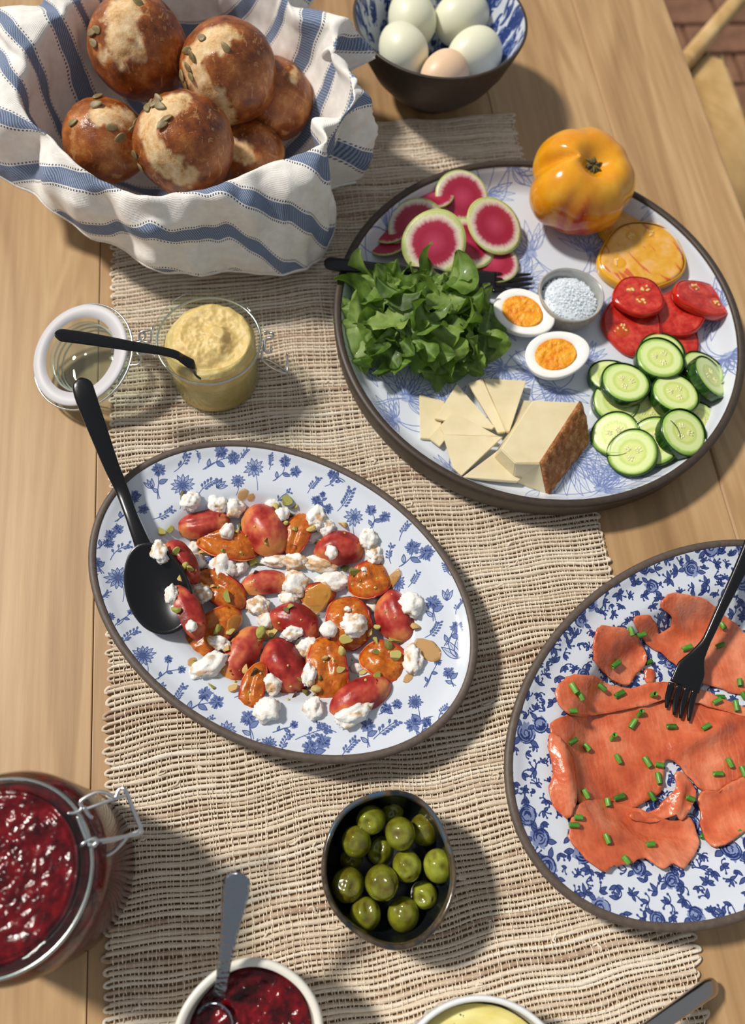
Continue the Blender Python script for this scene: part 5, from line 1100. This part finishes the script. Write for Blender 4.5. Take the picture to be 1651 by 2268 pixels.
# slice helper: round discs with a rind, tilted by leaning them along a sight direction
def disc(R, th, squash=1.0, ns=56, nr=14, wob=0, sd=0, bowl=0):
    V, Fq = [], []
    for side in (1, -1):
        for i in range(nr+1):
            for j in range(ns):
                a = 2*math.pi*j/ns; k = i/nr; r = R*k*(1+wob*math.sin(2*a+sd)+wob*.6*math.sin(3*a+sd*2)); rr = r/R
                V.append((r*math.cos(a), r*math.sin(a)*squash, side*th/2*(1 if i < nr else .55)+bowl*rr*rr*math.sin(2*a+sd)))
    n = (nr+1)*ns
    for i in range(nr):
        for j in range(ns):
            k = (j+1) % ns; Fq.append((i*ns+j, (i+1)*ns+j, (i+1)*ns+k, i*ns+k)); Fq.append((n+i*ns+j, n+i*ns+k, n+(i+1)*ns+k, n+(i+1)*ns+j))
    for j in range(ns): k = (j+1) % ns; Fq.append((nr*ns+j, n+nr*ns+j, n+nr*ns+k, nr*ns+k))
    return V, Fq
def lean(px, z, tilt_px=None, amt=0.0):
    """frame of a slice whose face leans by amt (radians) toward the sight direction tilt_px (photo px offset)"""
    c = at(*px, z); 
    if tilt_px is None: return c, Matrix.Identity(3)
    d = at(px[0]+tilt_px[0], px[1]+tilt_px[1], z)-c; d.z = 0; d.normalize(); return c, frame(Vector((0, 0, 1))*math.cos(amt)+d*math.sin(amt), d)
# watermelon radish
m = Mat('radish_face', .35, Subsurface_Weight=.1); tc = m.coord((1, 1, 0)); ln_ = m.node('ShaderNodeVectorMath', operation='LENGTH'); m.lk(tc, ln_.inputs[0])
at2 = m.n.new('ShaderNodeSeparateXYZ'); m.lk(tc, at2.inputs[0]); ang = m.math('ARCTAN2', at2.outputs[1], at2.outputs[0]); cb = m.n.new('ShaderNodeCombineXYZ'); m.lk(m.math('MULTIPLY', ang, 9.0), cb.inputs[0]); m.lk(m.math('MULTIPLY', m.rnd(), 40.0), cb.inputs[2]); m.lk(m.math('MULTIPLY', ln_.outputs['Value'], 60.0), cb.inputs[1])
na = m.noise(cb.outputs[0], 1.2, 3); rad = m.math('ADD', m.math('DIVIDE', ln_.outputs['Value'], .0255), m.math('MULTIPLY', m.math('SUBTRACT', na, .5), .22))
m.color(m.ramp(rad, [(.0, srgb(190, 62, 94)), (.45, srgb(160, 26, 58)), (.66, srgb(164, 36, 66)), (.76, srgb(214, 172, 168)), (.86, srgb(226, 218, 186)), (.95, srgb(196, 200, 128))])); M_RAD = m.m
M_RADR = simple('radish_rind', srgb(176, 190, 96), .45, srgb(206, 212, 132), 120)
RG = 'watermelon radish slices'
RAD = [((862,538), .0145, (-6,-6), .45, .0165, 'leftmost pale-edged radish slice, nearly on edge'), ((872,506), .0165, (-7,-5), .40, .0175, 'radish slice second from the left, mostly covered'), ((909,452), .018, (-6,-8), .30, .0185, 'pale radish slice under the upper left ones near the rim'), ((955,432), .021, (-4,-7), .25, .0180, 'radish slice peeping out at the top left behind the rearmost'),
       ((1092,578), .015, (8,3), .05, .0200, 'lowest radish slice at the fork tines'), ((1036,538), .021, (9,2), .20, .0225, 'radish slice right of the front one, half covered'), ((921,497), .025, (-6,3), .30, .0215, 'radish slice behind the left edge of the front one'), ((1024,437), .022, (2,8), .35, .0210, 'rearmost open radish slice with a pink face'), ((1096,500), .026, (8,6), .35, .0225, 'radish slice at the right with a pale streak, tilted right'), ((962,538), .034, (-2,9), .50, .0236, 'largest front radish slice with deep red face')]
for i, (px, z, tp, am, R, lb) in enumerate(RAD):
    c, Rm = lean(px, z, tp, am); e = link('radish_slice', None, None, c, Rm); tag(e, lb, 'radish slice', RG)
    R *= 1.2; v, f = disc(.0212*R/.0225, .0018, .98, 56, 12, .02, i, .0007); o = link('face', mesh(v, f, M_RAD), e); k = R/.0225
    v, f = lathe([(.0208*k, .0008), (.0214*k, .0006), (.0216*k, 0), (.0214*k, -.0006), (.0208*k, -.0008)], 56, close_a=False, close_b=False, wob=lambda a, z: 1+.02*math.sin(2*a+i)+.012*math.sin(3*a+i*2)); v = [(x, y*.98, z+.0007*math.sin(2*math.atan2(y, x)+i)) for x, y, z in v]
    link('rind', mesh(v, f, M_RADR), e); reg(o)

# cucumber
m = Mat('cucumber_face', .28, Subsurface_Weight=.2); m.b.inputs['Subsurface Radius'].default_value = (.003, .003, .001)
tc = m.coord((1, 1, 0)); ln_ = m.node('ShaderNodeVectorMath', operation='LENGTH'); m.lk(tc, ln_.inputs[0]); rad = m.math('ADD', m.math('DIVIDE', ln_.outputs['Value'], .0175), m.math('MULTIPLY', m.math('SUBTRACT', m.noise(m.coord(), 260, 2), .5), .12))
m.color(m.ramp(rad, [(.0, srgb(206, 214, 128)), (.40, srgb(214, 222, 142)), (.55, srgb(190, 210, 112)), (.66, srgb(218, 228, 164)), (.88, srgb(206, 224, 150)), (.97, srgb(150, 186, 88))])); m.bump(m.noise(m.coord(), 500, 3), .2, .0005); M_CUF = m.m
m = Mat('cucumber_rind', .25, Coat_Weight=.3); m.color(m.ramp(m.noise(m.coord((1, 1, .3)), 420, 3), [(.3, srgb(20, 46, 14)), (.6, srgb(38, 78, 24)), (.78, srgb(84, 122, 54))])); M_CUR = m.m
M_CUS = simple('cucumber_seed', srgb(224, 226, 160), .35, srgb(236, 236, 186), 300)
def cuke(label, px, R, z, tp, am, th, sq=1.0, sd=0):
    R *= 1.05; th *= 1.4
    c, Rm = lean(px, z, tp, am); e = link('cucumber_slice', None, None, c, Rm); tag(e, label, 'cucumber slice', 'cucumber slices'); wb_ = lambda a, z: 1+.018*math.sin(3*a+sd)+.01*math.sin(2*a+sd)
    v, f = disc(R*.97, th, 1, 56, 10, .0, sd); v = [(x*wb_(math.atan2(y, x), 0), y*wb_(math.atan2(y, x), 0), z_) for x, y, z_ in v]; o = link('flesh', mesh(v, f, M_CUF), e)
    v, f = lathe([(R*.965, th*.50), (R*.99, th*.50), (R*1.0, th*.38), (R*1.005, 0), (R*1.0, -th*.38), (R*.99, -th*.5), (R*.965, -th*.5)], 56, close_a=False, close_b=False, wob=wb_); link('rind', mesh(v, f, M_CUR), e)
    V, F_ = [], []; vi_, fi_ = ICO[1]
    for k in range(3):
        for q in range(5):
            a = k*2.094+sd+(q-2)*.19; r = R*(.18+.11*(q % 2)+.05*random.random()); Mx = Matrix.Rotation(a, 3, 'Z'); o_ = len(V); V += [Mx @ Vector((p.x*R*.10, p.y*R*.038, p.z*.0003))+Vector((r*math.cos(a), r*math.sin(a), th*.5)) for p in vi_]; F_ += [tuple(i+o_ for i in t) for t in fi_]
    s = link('seed_core', mesh(V, F_, M_CUS), e); s['kind'] = 'stuff'; reg(o)
for i, a in enumerate([('cucumber slice half hidden at the upper left of the pile', (1352,838), .0170, .0145, (-4,-6), .22, .0055), ('cucumber slice lying flat under the left oval-looking one', (1362,892), .0180, .0135, (-3,4), .10, .0058), ('rearmost cucumber slice peeping out behind the top one', (1466,782), .0182, .017, (1,-6), .10, .0050), ('cucumber slice behind the far right one, only its rind showing', (1556,822), .0180, .0165, (6,-5), .25, .005),
    ('dark wet cucumber slice in the gap at the centre of the pile', (1432,914), .0165, .0135, (0,5), .1, .005), ('cucumber slice under the lower right one, a sliver showing', (1548,934), .0165, .0145, (8,1), .25, .005), ('lower left cucumber slice touching the bare plate', (1364,964), .0178, .0150, (-8,2), .42, .0058), ('bottom cucumber slice of the lower fan, first from the left', (1402,1004), .0180, .0175, (-7,4), .50, .0058), ('middle cucumber slice of the lower fan', (1450,978), .0185, .0215, (-5,4), .52, .0056),
    ('right cucumber slice at the rim, standing tilted', (1568,838), .0185, .0215, (8,-1), .52, .0056), ('oval-looking cucumber slice lying on top at the left', (1384,852), .0185, .0225, (-2,-5), .10, .0056), ('cucumber slice lying on top in the middle right', (1494,876), .0185, .0235, (1,-6), .12, .0058), ('topmost cucumber slice at the back with a clear seed star', (1460,798), .0190, .0235, (-2,-3), .06, .0056), ('front cucumber slice of the lower fan with its thick rind facing left', (1508,962), .0190, .0265, (9,3), .20, .0075)]): cuke(*a, sd=i*1.3)

# tomatoes
m = Mat('tomato_flesh', .2, Coat_Weight=.3, Subsurface_Weight=.15); m.b.inputs['Subsurface Radius'].default_value = (.005, .001, .001); m.color(m.ramp(m.noise(m.coord(), 150, 4), [(.3, srgb(150, 20, 14)), (.5, srgb(188, 42, 32)), (.7, srgb(206, 78, 58))])); m.bump(m.noise(m.coord(), 260, 3), .3, .001); M_TF = m.m
M_TS = simple('tomato_skin', srgb(186, 28, 18), .15, srgb(206, 44, 26), 60, Coat_Weight=.4)
M_TSD = simple('tomato_seed', srgb(230, 196, 128), .35)
M_GEL = simple('seed_gel', srgb(190, 52, 24), .1, srgb(214, 96, 46), 200, Transmission_Weight=.2)
def tslice(label, name, px, R, z, tp, am, th, sq, mats, grp, locs, sd=0, cat='tomato slice', rot=0):
    R *= 1.10
    c, Rm = lean(px, z, tp, am); Rm = Rm @ Matrix.Rotation(rot, 3, 'Z'); e = link(name, None, None, c, Rm); tag(e, label, cat, grp); mf, ms, mg, msd = mats; wb_ = lambda a: 1+.03*math.sin(3*a+sd)+.022*math.sin(5*a+sd*2)
    v, f = disc(R*.965, th, sq, 72, 18, 0, sd); V = []
    for x, y, zz in v:
        a = math.atan2(y/sq, x); k = wb_(a); x, y = x*k, y*k
        if zz > 0:
            for lx, ly, ls in locs: zz -= .0013*math.exp(-(((x/R-lx)**2+(y/R-ly)**2)/(ls*ls))**2)
        V.append((x, y, zz))
    o = link('flesh', mesh(V, f, mf), e)
    v, f = lathe([(R*.955, th*.5), (R*.985, th*.48), (R, th*.3), (R*1.01, 0), (R, -th*.3), (R*.985, -th*.48), (R*.955, -th*.5)], 72, close_a=False, close_b=False, wob=lambda a, z: wb_(a)); link('skin', mesh([(x, y*sq, q) for x, y, q in v], f, ms), e)
    if locs:
        V, F_ = [], []; G, GF = [], []; vi_, fi_ = ICO[2]
        for lx, ly, ls in locs:
            o_ = len(G); G += [Vector((lx*R+p.x*R*ls*.95, ly*R+p.y*R*ls*.95, th*.5-.0011+p.z*.0007)) for p in vi_]; GF += [tuple(i+o_ for i in t) for t in fi_]
            for q in range(6):
                a = random.random()*6.3; r = ls*.65*math.sqrt(random.random()); Mx = Matrix.Rotation(random.random()*6.3, 3, 'Z'); o_ = len(V); V += [Mx @ Vector((p.x*.0014, p.y*.0009, p.z*.0006))+Vector(((lx+r*math.cos(a))*R, (ly+r*math.sin(a))*R, th*.5-.0004)) for p in vi_]; F_ += [tuple(i+o_ for i in t) for t in fi_]
        link('gel', mesh(G, GF, mg), e); s = link('seeds', mesh(V, F_, msd), e); s['kind'] = 'stuff'
    reg(o)
RED = (M_TF, M_TS, M_GEL, M_TSD); TG = 'red tomato slices'
tslice('bottom red tomato slice peeping out at the lower edge of the stack', 'tomato_slice', (1500,742), .0245, .0125, (2,6), .08, .005, .62, RED, TG, [], 1, rot=.1)
tslice('red tomato slice at the lower left of the stack with one long seed pocket', 'tomato_slice', (1400,722), .0250, .0150, (-4,5), .16, .0055, .88, RED, TG, [(-.55,.25,.22),(.1,-.35,.28)], 2, rot=.9)
tslice('broad red tomato slice sloping in the middle of the stack', 'tomato_slice', (1500,694), .0240, .0190, (-5,4), .20, .006, .80, RED, TG, [], 3, rot=-.3)
tslice('red tomato slice at the right with a big pale core', 'tomato_slice', (1555,664), .0240, .0235, (4,-3), .24, .007, .72, RED, TG, [(.45,-.05,.24),(-.25,.38,.2)], 4, rot=-.85)
tslice('small round red tomato slice on top with a cluster of seeds', 'tomato_slice', (1414,658), .0192, .0250, (-3,-2), .12, .0055, .95, RED, TG, [(-.22,.12,.30),(.42,-.1,.24),(0,-.45,.24)], 5)
m = Mat('yellow_tomato_flesh', .22, Coat_Weight=.3, Subsurface_Weight=.12); m.b.inputs['Subsurface Radius'].default_value = (.004, .002, .001)
st = m.noise(m.coord((2.0, .35, 1), rot=(0, 0, .9)), 60, 3, .5, 1.0); m.color(m.mix(m.math('MULTIPLY', m.math('GREATER_THAN', st, .60), .75), m.ramp(m.noise(m.coord(), 95, 4), [(.3, srgb(210, 146, 20)), (.52, srgb(220, 164, 60)), (.72, srgb(226, 176, 116))]), srgb(196, 56, 56))); m.bump(m.noise(m.coord(), 200, 3), .3, .001); M_YF = m.m
M_YS = simple('yellow_tomato_skin', srgb(224, 158, 20), .2, srgb(234, 178, 40), 50, Coat_Weight=.3)
YEL = (M_YF, M_YS, simple('yellow_gel', srgb(222, 158, 40), .12), M_TSD)
tslice('yellow heirloom slice hidden behind, only its rim above the front one', 'heirloom_slice', (1392,508), .0260, .0130, None, 0, .006, .70, YEL, 'yellow heirloom slices', [], 7, rot=.2)
tslice('wide yellow heirloom slice with red streaks in front of the whole tomato', 'heirloom_slice', (1420,572), .0355, .0165, (-3,4), .06, .009, .88, YEL, 'yellow heirloom slices', [(-.5,-.4,.16),(.55,-.1,.18),(-.1,-.55,.14)], 8, rot=-.4)

# halved boiled eggs
M_EW = Mat('egg_white', .3, Subsurface_Weight=.3); M_EW.b.inputs['Subsurface Radius'].default_value = (.004, .003, .002); M_EW.color(srgb(244, 243, 240)); M_EW = M_EW.m
m = Mat('egg_yolk', .35, Subsurface_Weight=.15); m.b.inputs['Subsurface Radius'].default_value = (.003, .001, .0005); m.color(m.ramp(m.noise(m.coord(), 130, 3), [(.32, srgb(226, 122, 8)), (.5, srgb(240, 154, 18)), (.7, srgb(246, 184, 60))])); m.bump(m.math('ADD', m.noise(m.coord(), 300, 3), m.math('MULTIPLY', m.noise(m.coord(), 90, 2), 1.5)), .7, .0022); M_YK = m.m
for lb, px, tip, face in [('halved boiled egg beside the rocket leaves, upper of the two', (1162,692), (1224,718), (-3,5)), ('halved boiled egg nearer the cheese, lower of the two', (1236,784), (1300,770), (-2,4))]:
    z0 = GZ+.0185; c = at(*px, z0); ax = at(*tip, z0)-c; L_ = ax.length*1.05; y = ax.normalized(); d = at(px[0]+face[0], px[1]+face[1], z0)-c; d.z = 0; d.normalize(); n = (Vector((0, 0, 1))*math.cos(.14)+d*math.sin(.14)).normalized(); Rm = frame(n, y)
    e = link('halved_egg', None, None, c, Rm); tag(e, lb, 'boiled egg', 'halved boiled eggs'); r = .0198; V = []; nr, ns = 18, 56
    eg = lambda a: (1-.10*math.cos(a))
    for i in range(nr+1):                    # outside: from the cut edge down to the belly
        t = math.pi/2*i/nr
        for j in range(ns): a = 2*math.pi*j/ns; V.append((L_*math.cos(a)*math.cos(t), r*eg(a)*math.sin(a)*math.cos(t), -.0185*math.sin(t)*.98))
    f = [tuple(reversed(q)) for q in grid_faces(nr+1, ns)]; off_ = len(V)
    for i, (k, zz) in enumerate([(.985, .0006), (.95, .0009), (.80, .0008), (.66, .0004), (.60, -.0015), (.2, -.004)]):
        for j in range(ns): a = 2*math.pi*j/ns; V.append((L_*math.cos(a)*k, r*eg(a)*math.sin(a)*k, zz))
    f += grid_faces(6, ns); f = f[:nr*ns]+[tuple(i+off_ for i in q) for q in f[nr*ns:]]; f += [(j, (j+1) % ns, off_+(j+1) % ns, off_+j) for j in range(ns)]+[tuple(off_+5*ns+j for j in range(ns))]
    o = link('white', mesh(V, f, M_EW), e)
    v, f = blobdisc(.0128, -.004, lambda x, y: .0008+.0010*abs(nz((x, y, px[0]), 150))+.0006*nz((x, y, 2), 420)-(.0014 if math.hypot(x, y) > .0124 else 0), 20, 48)
    link('yolk', mesh([(q[0]*1.36-.002, q[1]*1.10, q[2]) for q in map(tuple, v)], f, M_YK), e)

# cheese
m = Mat('pale_cheese', .42, Subsurface_Weight=.2); m.b.inputs['Subsurface Radius'].default_value = (.004, .003, .002); m.color(m.ramp(m.noise(m.coord(), 40, 3), [(.3, srgb(218, 202, 160)), (.7, srgb(230, 217, 182))])); m.bump(m.noise(m.coord(), 260, 2), .08, .0006); M_CHS = m.m
m = Mat('cheese_rind', .75); m.color(m.ramp(m.noise(m.coord(), 190, 5, .7), [(.3, srgb(104, 58, 26)), (.5, srgb(154, 94, 44)), (.72, srgb(196, 152, 104))])); m.bump(m.noise(m.coord(), 320, 4), .8, .0018); M_RIND = m.m
def cc(pts): return [(860+x/2.087, 720+y/2.087) for x, y in pts]
def prism(poly, h, bev=.0003, mats=None):
    bm = bmesh.new(); vs_ = [bm.verts.new(p) for p in poly]; fa = bm.faces.new(vs_); bm.normal_update()
    if fa.normal.z < 0: bmesh.ops.reverse_faces(bm, faces=[fa]); bm.normal_update()
    ex = bmesh.ops.extrude_face_region(bm, geom=[fa]); bmesh.ops.translate(bm, verts=[g for g in ex['geom'] if isinstance(g, bmesh.types.BMVert)], vec=(0, 0, -h)); bmesh.ops.recalc_face_normals(bm, faces=bm.faces[:])
    bmesh.ops.bevel(bm, geom=bm.edges[:], offset=bev, segments=2, affect='EDGES'); v = [q.co.copy() for q in bm.verts]; bm.verts.index_update(); f = [[q.index for q in x.verts] for x in bm.faces]; bm.free(); return v, f
zt = GZ+.0255; T = [at(*q, zt) for q in cc([(670,346),(890,356),(705,640),(590,640),(522,575)])]; c = sum(T, Vector())/5; c.z = GZ
e = empty('cheese_wedge', c); tag(e, 'thick wedge of pale cheese with wrinkled brown rind on the big plate', 'cheese wedge')
Bp = [at(*q, GZ) for q in [(1140,935),(1300,985),(1212,1096),(1136,1066),(1085,1022)]]
bm = bmesh.new(); tv = [bm.verts.new(p-c) for p in T]; bv_ = [bm.verts.new(p-c) for p in Bp]; bm.faces.new(tv); bm.faces.new(list(reversed(bv_)))
for k in range(5): bm.faces.new((tv[k], bv_[k], bv_[(k+1) % 5], tv[(k+1) % 5]))
bmesh.ops.recalc_face_normals(bm, faces=bm.faces[:]); bmesh.ops.bevel(bm, geom=bm.edges[:], offset=.0007, segments=3, affect='EDGES'); me = bpy.data.meshes.new('m'); bm.to_mesh(me); bm.free(); me.materials.append(M_CHS); o = link('cheese', me, e); reg(o)
ra, rb = T[1], T[2]; d = (rb-ra).normalized(); nrm = Vector((-d.y, d.x, 0)); nrm = nrm if nrm.dot(ra-c-Vector((0, 0, zt-GZ))) > 0 else -nrm
V, nU, nV = [], 44, 18; ba, bb = Bp[1], Bp[2]
def rp(u, q, o): 
    p = ra.lerp(rb, u).lerp(ba.lerp(bb, u), q); p.z += .0005*(1-q); return p+nrm*o-c
for i in range(nU+1):
    for j in range(nV+1):
        q = j/nV; p = rp(i/nU, q, 0); V.append(rp(i/nU, q, .0010+.0026*math.sin(math.pi*q)**.7+.0011*nz((p.x, p.y, p.z), 260)+.0007*nz((p.x, p.y, p.z), 700))+Vector((0, 0, .0005*nz((p.x, p.y, 2), 500)*(1 if j < nV else 0))))
n_ = len(V)
for i in range(nU+1):
    for j in range(nV+1): V.append(rp(i/nU, j/nV, -.0012))
Wd = nV+1; f = [(i*Wd+j, i*Wd+j+1, (i+1)*Wd+j+1, (i+1)*Wd+j) for i in range(nU) for j in range(nV)]; f += [tuple(n_+k for k in reversed(q)) for q in f]
bd = [i*Wd for i in range(nU+1)]+[nU*Wd+j for j in range(1, nV+1)]+[i*Wd+nV for i in range(nU-1, -1, -1)]+[j for j in range(nV-1, 0, -1)]
f += [(a, b, b+n_, a+n_) for a, b in zip(bd, bd[1:]+bd[:1])]; me = mesh(V, f, M_RIND); link('rind', me, e)
bmr = bmesh.new(); bmr.from_mesh(me); bmesh.ops.recalc_face_normals(bmr, faces=bmr.faces[:]); bmr.to_mesh(me); bmr.free()
for i, (lb, pts, z, tp, am, th) in enumerate([('leftmost pale cheese slice lying lowest on the plate', [(145,322),(262,352),(235,530),(150,522)], .0028, None, 0, .0030), ('cheese sliver fanned between the leftmost and the folded slices', [(188,520),(300,402),(345,430),(240,560)], .0052, None, 0, .0022),
    ('cheese slice with a pointed left corner above the folded ones', [(318,272),(492,470),(480,482),(215,432)], .0088, (-4,2), .12, .0028), ('narrow upright cheese slice left of the top triangle', [(370,270),(436,246),(545,492),(508,498)], .0085, (-5,1), .15, .0028), ('top triangle cheese slice at the back of the fan', [(440,246),(640,256),(562,492),(552,490)], .0105, (0,-4), .12, .0030),
    ('cheese sliver squeezed against the thick wedge', [(625,346),(667,350),(535,560),(575,480)], .0075, (4,-1), .2, .0024), ('thin cheese slice folded over at the centre of the fan', [(300,398),(500,508),(520,515),(262,508),(240,470)], .0098, (-3,4), .12, .0022),
    ('large square-cornered cheese slice at the front left', [(255,506),(530,516),(340,696),(300,660)], .0108, (-4,5), .16, .0030), ('front triangle cheese slice with a blunt right tip', [(342,704),(523,568),(632,672),(628,702),(600,722)], .0080, (1,5), .14, .0050)]):
    P = [at(*q, GZ+z) for q in cc(pts)]; c = sum(P, Vector())/len(P)
    if tp:
        d = at(1100+tp[0]*5, 950+tp[1]*5, .02)-at(1100, 950, .02); d.z = 0; d.normalize(); n = Vector((0, 0, 1))*math.cos(am)+d*math.sin(am)
        P = [EYE+(p-EYE)*((c-EYE).dot(n)/(p-EYE).dot(n)) for p in P]; Rm = frame(n)
    else: Rm = Matrix.Identity(3)
    Q = [Rm.transposed() @ (p-c) for p in P]; v, f = prism([Vector((q.x, q.y, 0)) for q in Q], th, .0003); o = link('cheese_slice', mesh(v, f, M_CHS, False), None, c, Rm); tag(o, lb, 'cheese slice', 'cut cheese slices'); reg(o)

# rocket leaves: each leaf is a part of the heap
m = Mat('rocket_leaf', .52, Subsurface_Weight=0.0); vn = m.at('vein'); r = m.rnd()
m.color(m.mix(vn, m.ramp(m.math('ADD', m.noise(m.coord(), 110, 3), m.math('MULTIPLY', m.math('SUBTRACT', r, .5), .55)), [(.22, srgb(62, 88, 26)), (.5, srgb(104, 136, 48)), (.8, srgb(152, 176, 90))]), srgb(138, 170, 98))); m.b.inputs['Coat Weight'].default_value = .1
tr = m.node('ShaderNodeBsdfTranslucent'); tr.inputs[0].default_value = srgb(110, 150, 40); mx = m.n.new('ShaderNodeMixShader'); mx.inputs[0].default_value = .30; m.lk(m.b.outputs[0], mx.inputs[1]); m.lk(tr.outputs[0], mx.inputs[2]); m.lk(mx.outputs[0], m.n['Material Output'].inputs[0]); m.bump(m.noise(m.coord(), 180, 3), .3, .001); M_ROC = m.m
LV = []
for k in range(8):
    nU, nV = 26, 10; V, VN = [], []; L_ = .046; bw = (.0125, .0105, .0145, .0115, .013, .010, .0125, .0140)[k]; cur = (.9, 1.5, .5, 1.9, -.8, 1.2, .3, 2.4)[k]; fold = (.35, .7, .2, .5, .4, .9, -.3, .6)[k]
    for i in range(nU+1):
        u = i/nU; lobe = 1+.32*math.sin(u*17+k*1.3)*(u < .72)*(k % 2 == 0)
        wd = bw*(math.sin(math.pi*min(1, max(0, (u-.14)/.86))**.75)**.8 if u > .14 else 0)*lobe+.0009
        th = cur*(u-.2)*1.2; x = (math.sin(th)/cur/1.2 if abs(cur) > .01 else u)*L_; z = (1-math.cos(th))/cur/1.2*L_
        for j in range(nV+1):
            s = (j/nV-.5)*2; y = s*wd; zz = -abs(s)**1.4*wd*fold*(1 if u > .14 else 0)+.0012*math.sin(s*5+u*14+k)*(u > .2)*abs(s)+.0004*math.sin(u*40)*abs(s)
            V.append((x-zz*math.sin(th)*.6, y*(1-.12*abs(fold)*abs(s)), z+zz*math.cos(th))); VN.append(max(0, 1-abs(s)*4.5)*.8 if u > .14 else .9)
    Wd = nV+1; f = [(i*Wd+j, (i+1)*Wd+j, (i+1)*Wd+j+1, i*Wd+j+1) for i in range(nU) for j in range(nV)]; me = mesh(V, f, M_ROC); attr(me, 'vein', VN); LV.append(me)
gc = at(930, 736, GZ); gx = (at(1112, 740, .02)-at(758, 700, .02)).length/2; gy = (at(930, 850, .012)-at(915, 590, .02)).length/2
heap = empty('rocket_heap', gc); tag(heap, 'loose heap of dark green rocket leaves at the left of the big plate', 'salad leaves')
xd = at(1112, 740, .02)-at(758, 700, .02); xd.z = 0; xd.normalize(); yd = Vector((-xd.y, xd.x, 0))
for i in range(125):
    a = i*2.39996+random.uniform(-.3, .3); q = math.sqrt((i+.5)/125)*.90; hx, hy = q*math.cos(a), q*math.sin(a); lay = random.random()
    hgt = .036*(1-q**2.2)*(.35+.65*lay)+.004+.003*random.random()
    p = xd*hx*gx+yd*hy*gy+Vector((0, 0, hgt)); out = (xd*hx+yd*hy); out = out.normalized() if out.length > .05 else xd
    n = (Vector((0, 0, 1))+out*(1.1*q)+Vector((random.uniform(-.6, .6), random.uniform(-.6, .6), 0))).normalized(); hd = Matrix.Rotation(random.uniform(-1.7, 1.7), 3, 'Z') @ out
    Rm = frame(n, hd) @ Matrix.Rotation(random.uniform(-.5, .5), 3, 'X'); s = random.uniform(.70, 1.12); v0 = Rm @ Vector((.018*s, 0, 0)); pp = p-v0
    o = link('leaf', LV[i % 8], heap, pp, Rm @ Matrix.Diagonal((s, s, s)))
    zmin = min((o.matrix_basis @ w_.co).z for w_ in o.data.vertices)
    if zmin < .0008: o.matrix_basis = Matrix.Translation((0, 0, .0008-zmin)) @ o.matrix_basis

# ================================================================== OLIVES
m = Mat('green_olive', .14, Coat_Weight=.5, Subsurface_Weight=.12); m.b.inputs['Subsurface Radius'].default_value = (.004, .004, .001)
cv = m.at('scar'); m.color(m.mix(cv, m.ramp(m.math('ADD', m.noise(m.coord(), 95, 3), m.math('MULTIPLY', m.math('SUBTRACT', m.rnd(), .5), .28)), [(.28, srgb(92, 84, 22)), (.5, srgb(122, 126, 34)), (.74, srgb(152, 158, 52))]), srgb(92, 66, 24))); M_OLV = m.m
OLV = [((870,1794), 26, .0155, (4,-6), 'olive deep at the back of the bowl behind the top ones'), ((778,1902), 25, .0135, (-8,2), 'olive deep at the left wall under two others'), ((843,1884), 30, .0165, (1,-9), 'olive deep in the middle between its neighbours'), ((940,1838), 33, .0255, (-3,-9), 'olive at the back right wall with a dark bruise'), ((939,1982), 30, .0230, (6,3), 'small olive at the lower right with a round dimple'),
       ((822,1816), 32, .0300, (-8,2), 'smooth olive at the back left'), ((789,1864), 34, .0315, (-2,-5), 'light olive at the left with a stem scar on top'), ((771,1960), 37, .0275, (-3,6), 'brownish olive at the lower left with two pits'), ((809,2025), 36, .0255, (0,-6), 'olive at the bottom left of the bowl'), ((894,2025), 36, .0255, (2,-7), 'olive at the bottom right of the bowl'), ((902,1918), 33, .0320, (2,8), 'yellow-green olive right of the middle'),
       ((972,1918), 35, .0320, (-3,-9), 'long olive against the right wall with a crease'), ((887,1846), 34, .0375, (3,9), 'egg-shaped wrinkled olive at the upper middle'), ((846,1955), 38, .0370, (3,4), 'largest dented olive in the front middle')]
for i, (px, rp, z, axp, lb) in enumerate(OLV):
    c = at(*px, z); r = rp*mpp(c)*.98; d = at(px[0]+axp[0], px[1]+axp[1], z+.002)-c; v, f = ICO[4]; P, SC_ = [], []
    vw = (EYE-c).normalized(); Rm = frame(d, vw); vl = Rm.transposed() @ vw; dents = [(Vector((vl.x+random.uniform(-.5, .5), vl.y+random.uniform(-.5, .5), vl.z+random.uniform(-.45, .45))).normalized(), random.uniform(.20, .36), random.uniform(.08, .17)) for _ in range(2+(i % 3))]
    for p in v:
        k = 1+.02*nz(p, 1.5, i); s = 0
        for dn, ww, dp in dents:
            g = math.exp(-((p-dn).length/ww)**2); k -= dp*g; k += dp*.30*math.exp(-(((p-dn).length-ww*1.5)/(ww*.6))**2); s = max(s, (g-.55)*1.2)
        g = math.exp(-((p-Vector((0, 0, 1))).length/.16)**2); k -= .07*g; s = max(s, g*.9); P.append((p.x*r*k, p.y*r*k, p.z*r*1.12*k)); SC_.append(min(1, max(0, s)))
    o_ = mesh(P, f, M_OLV); attr(o_, 'scar', SC_); o = link('olive', o_, None, c, Rm); tag(o, lb, 'olive', 'olives in the small bowl')
print('TRIS', sum(sum(len(p.vertices)-2 for p in me.polygons) for me in bpy.data.meshes))
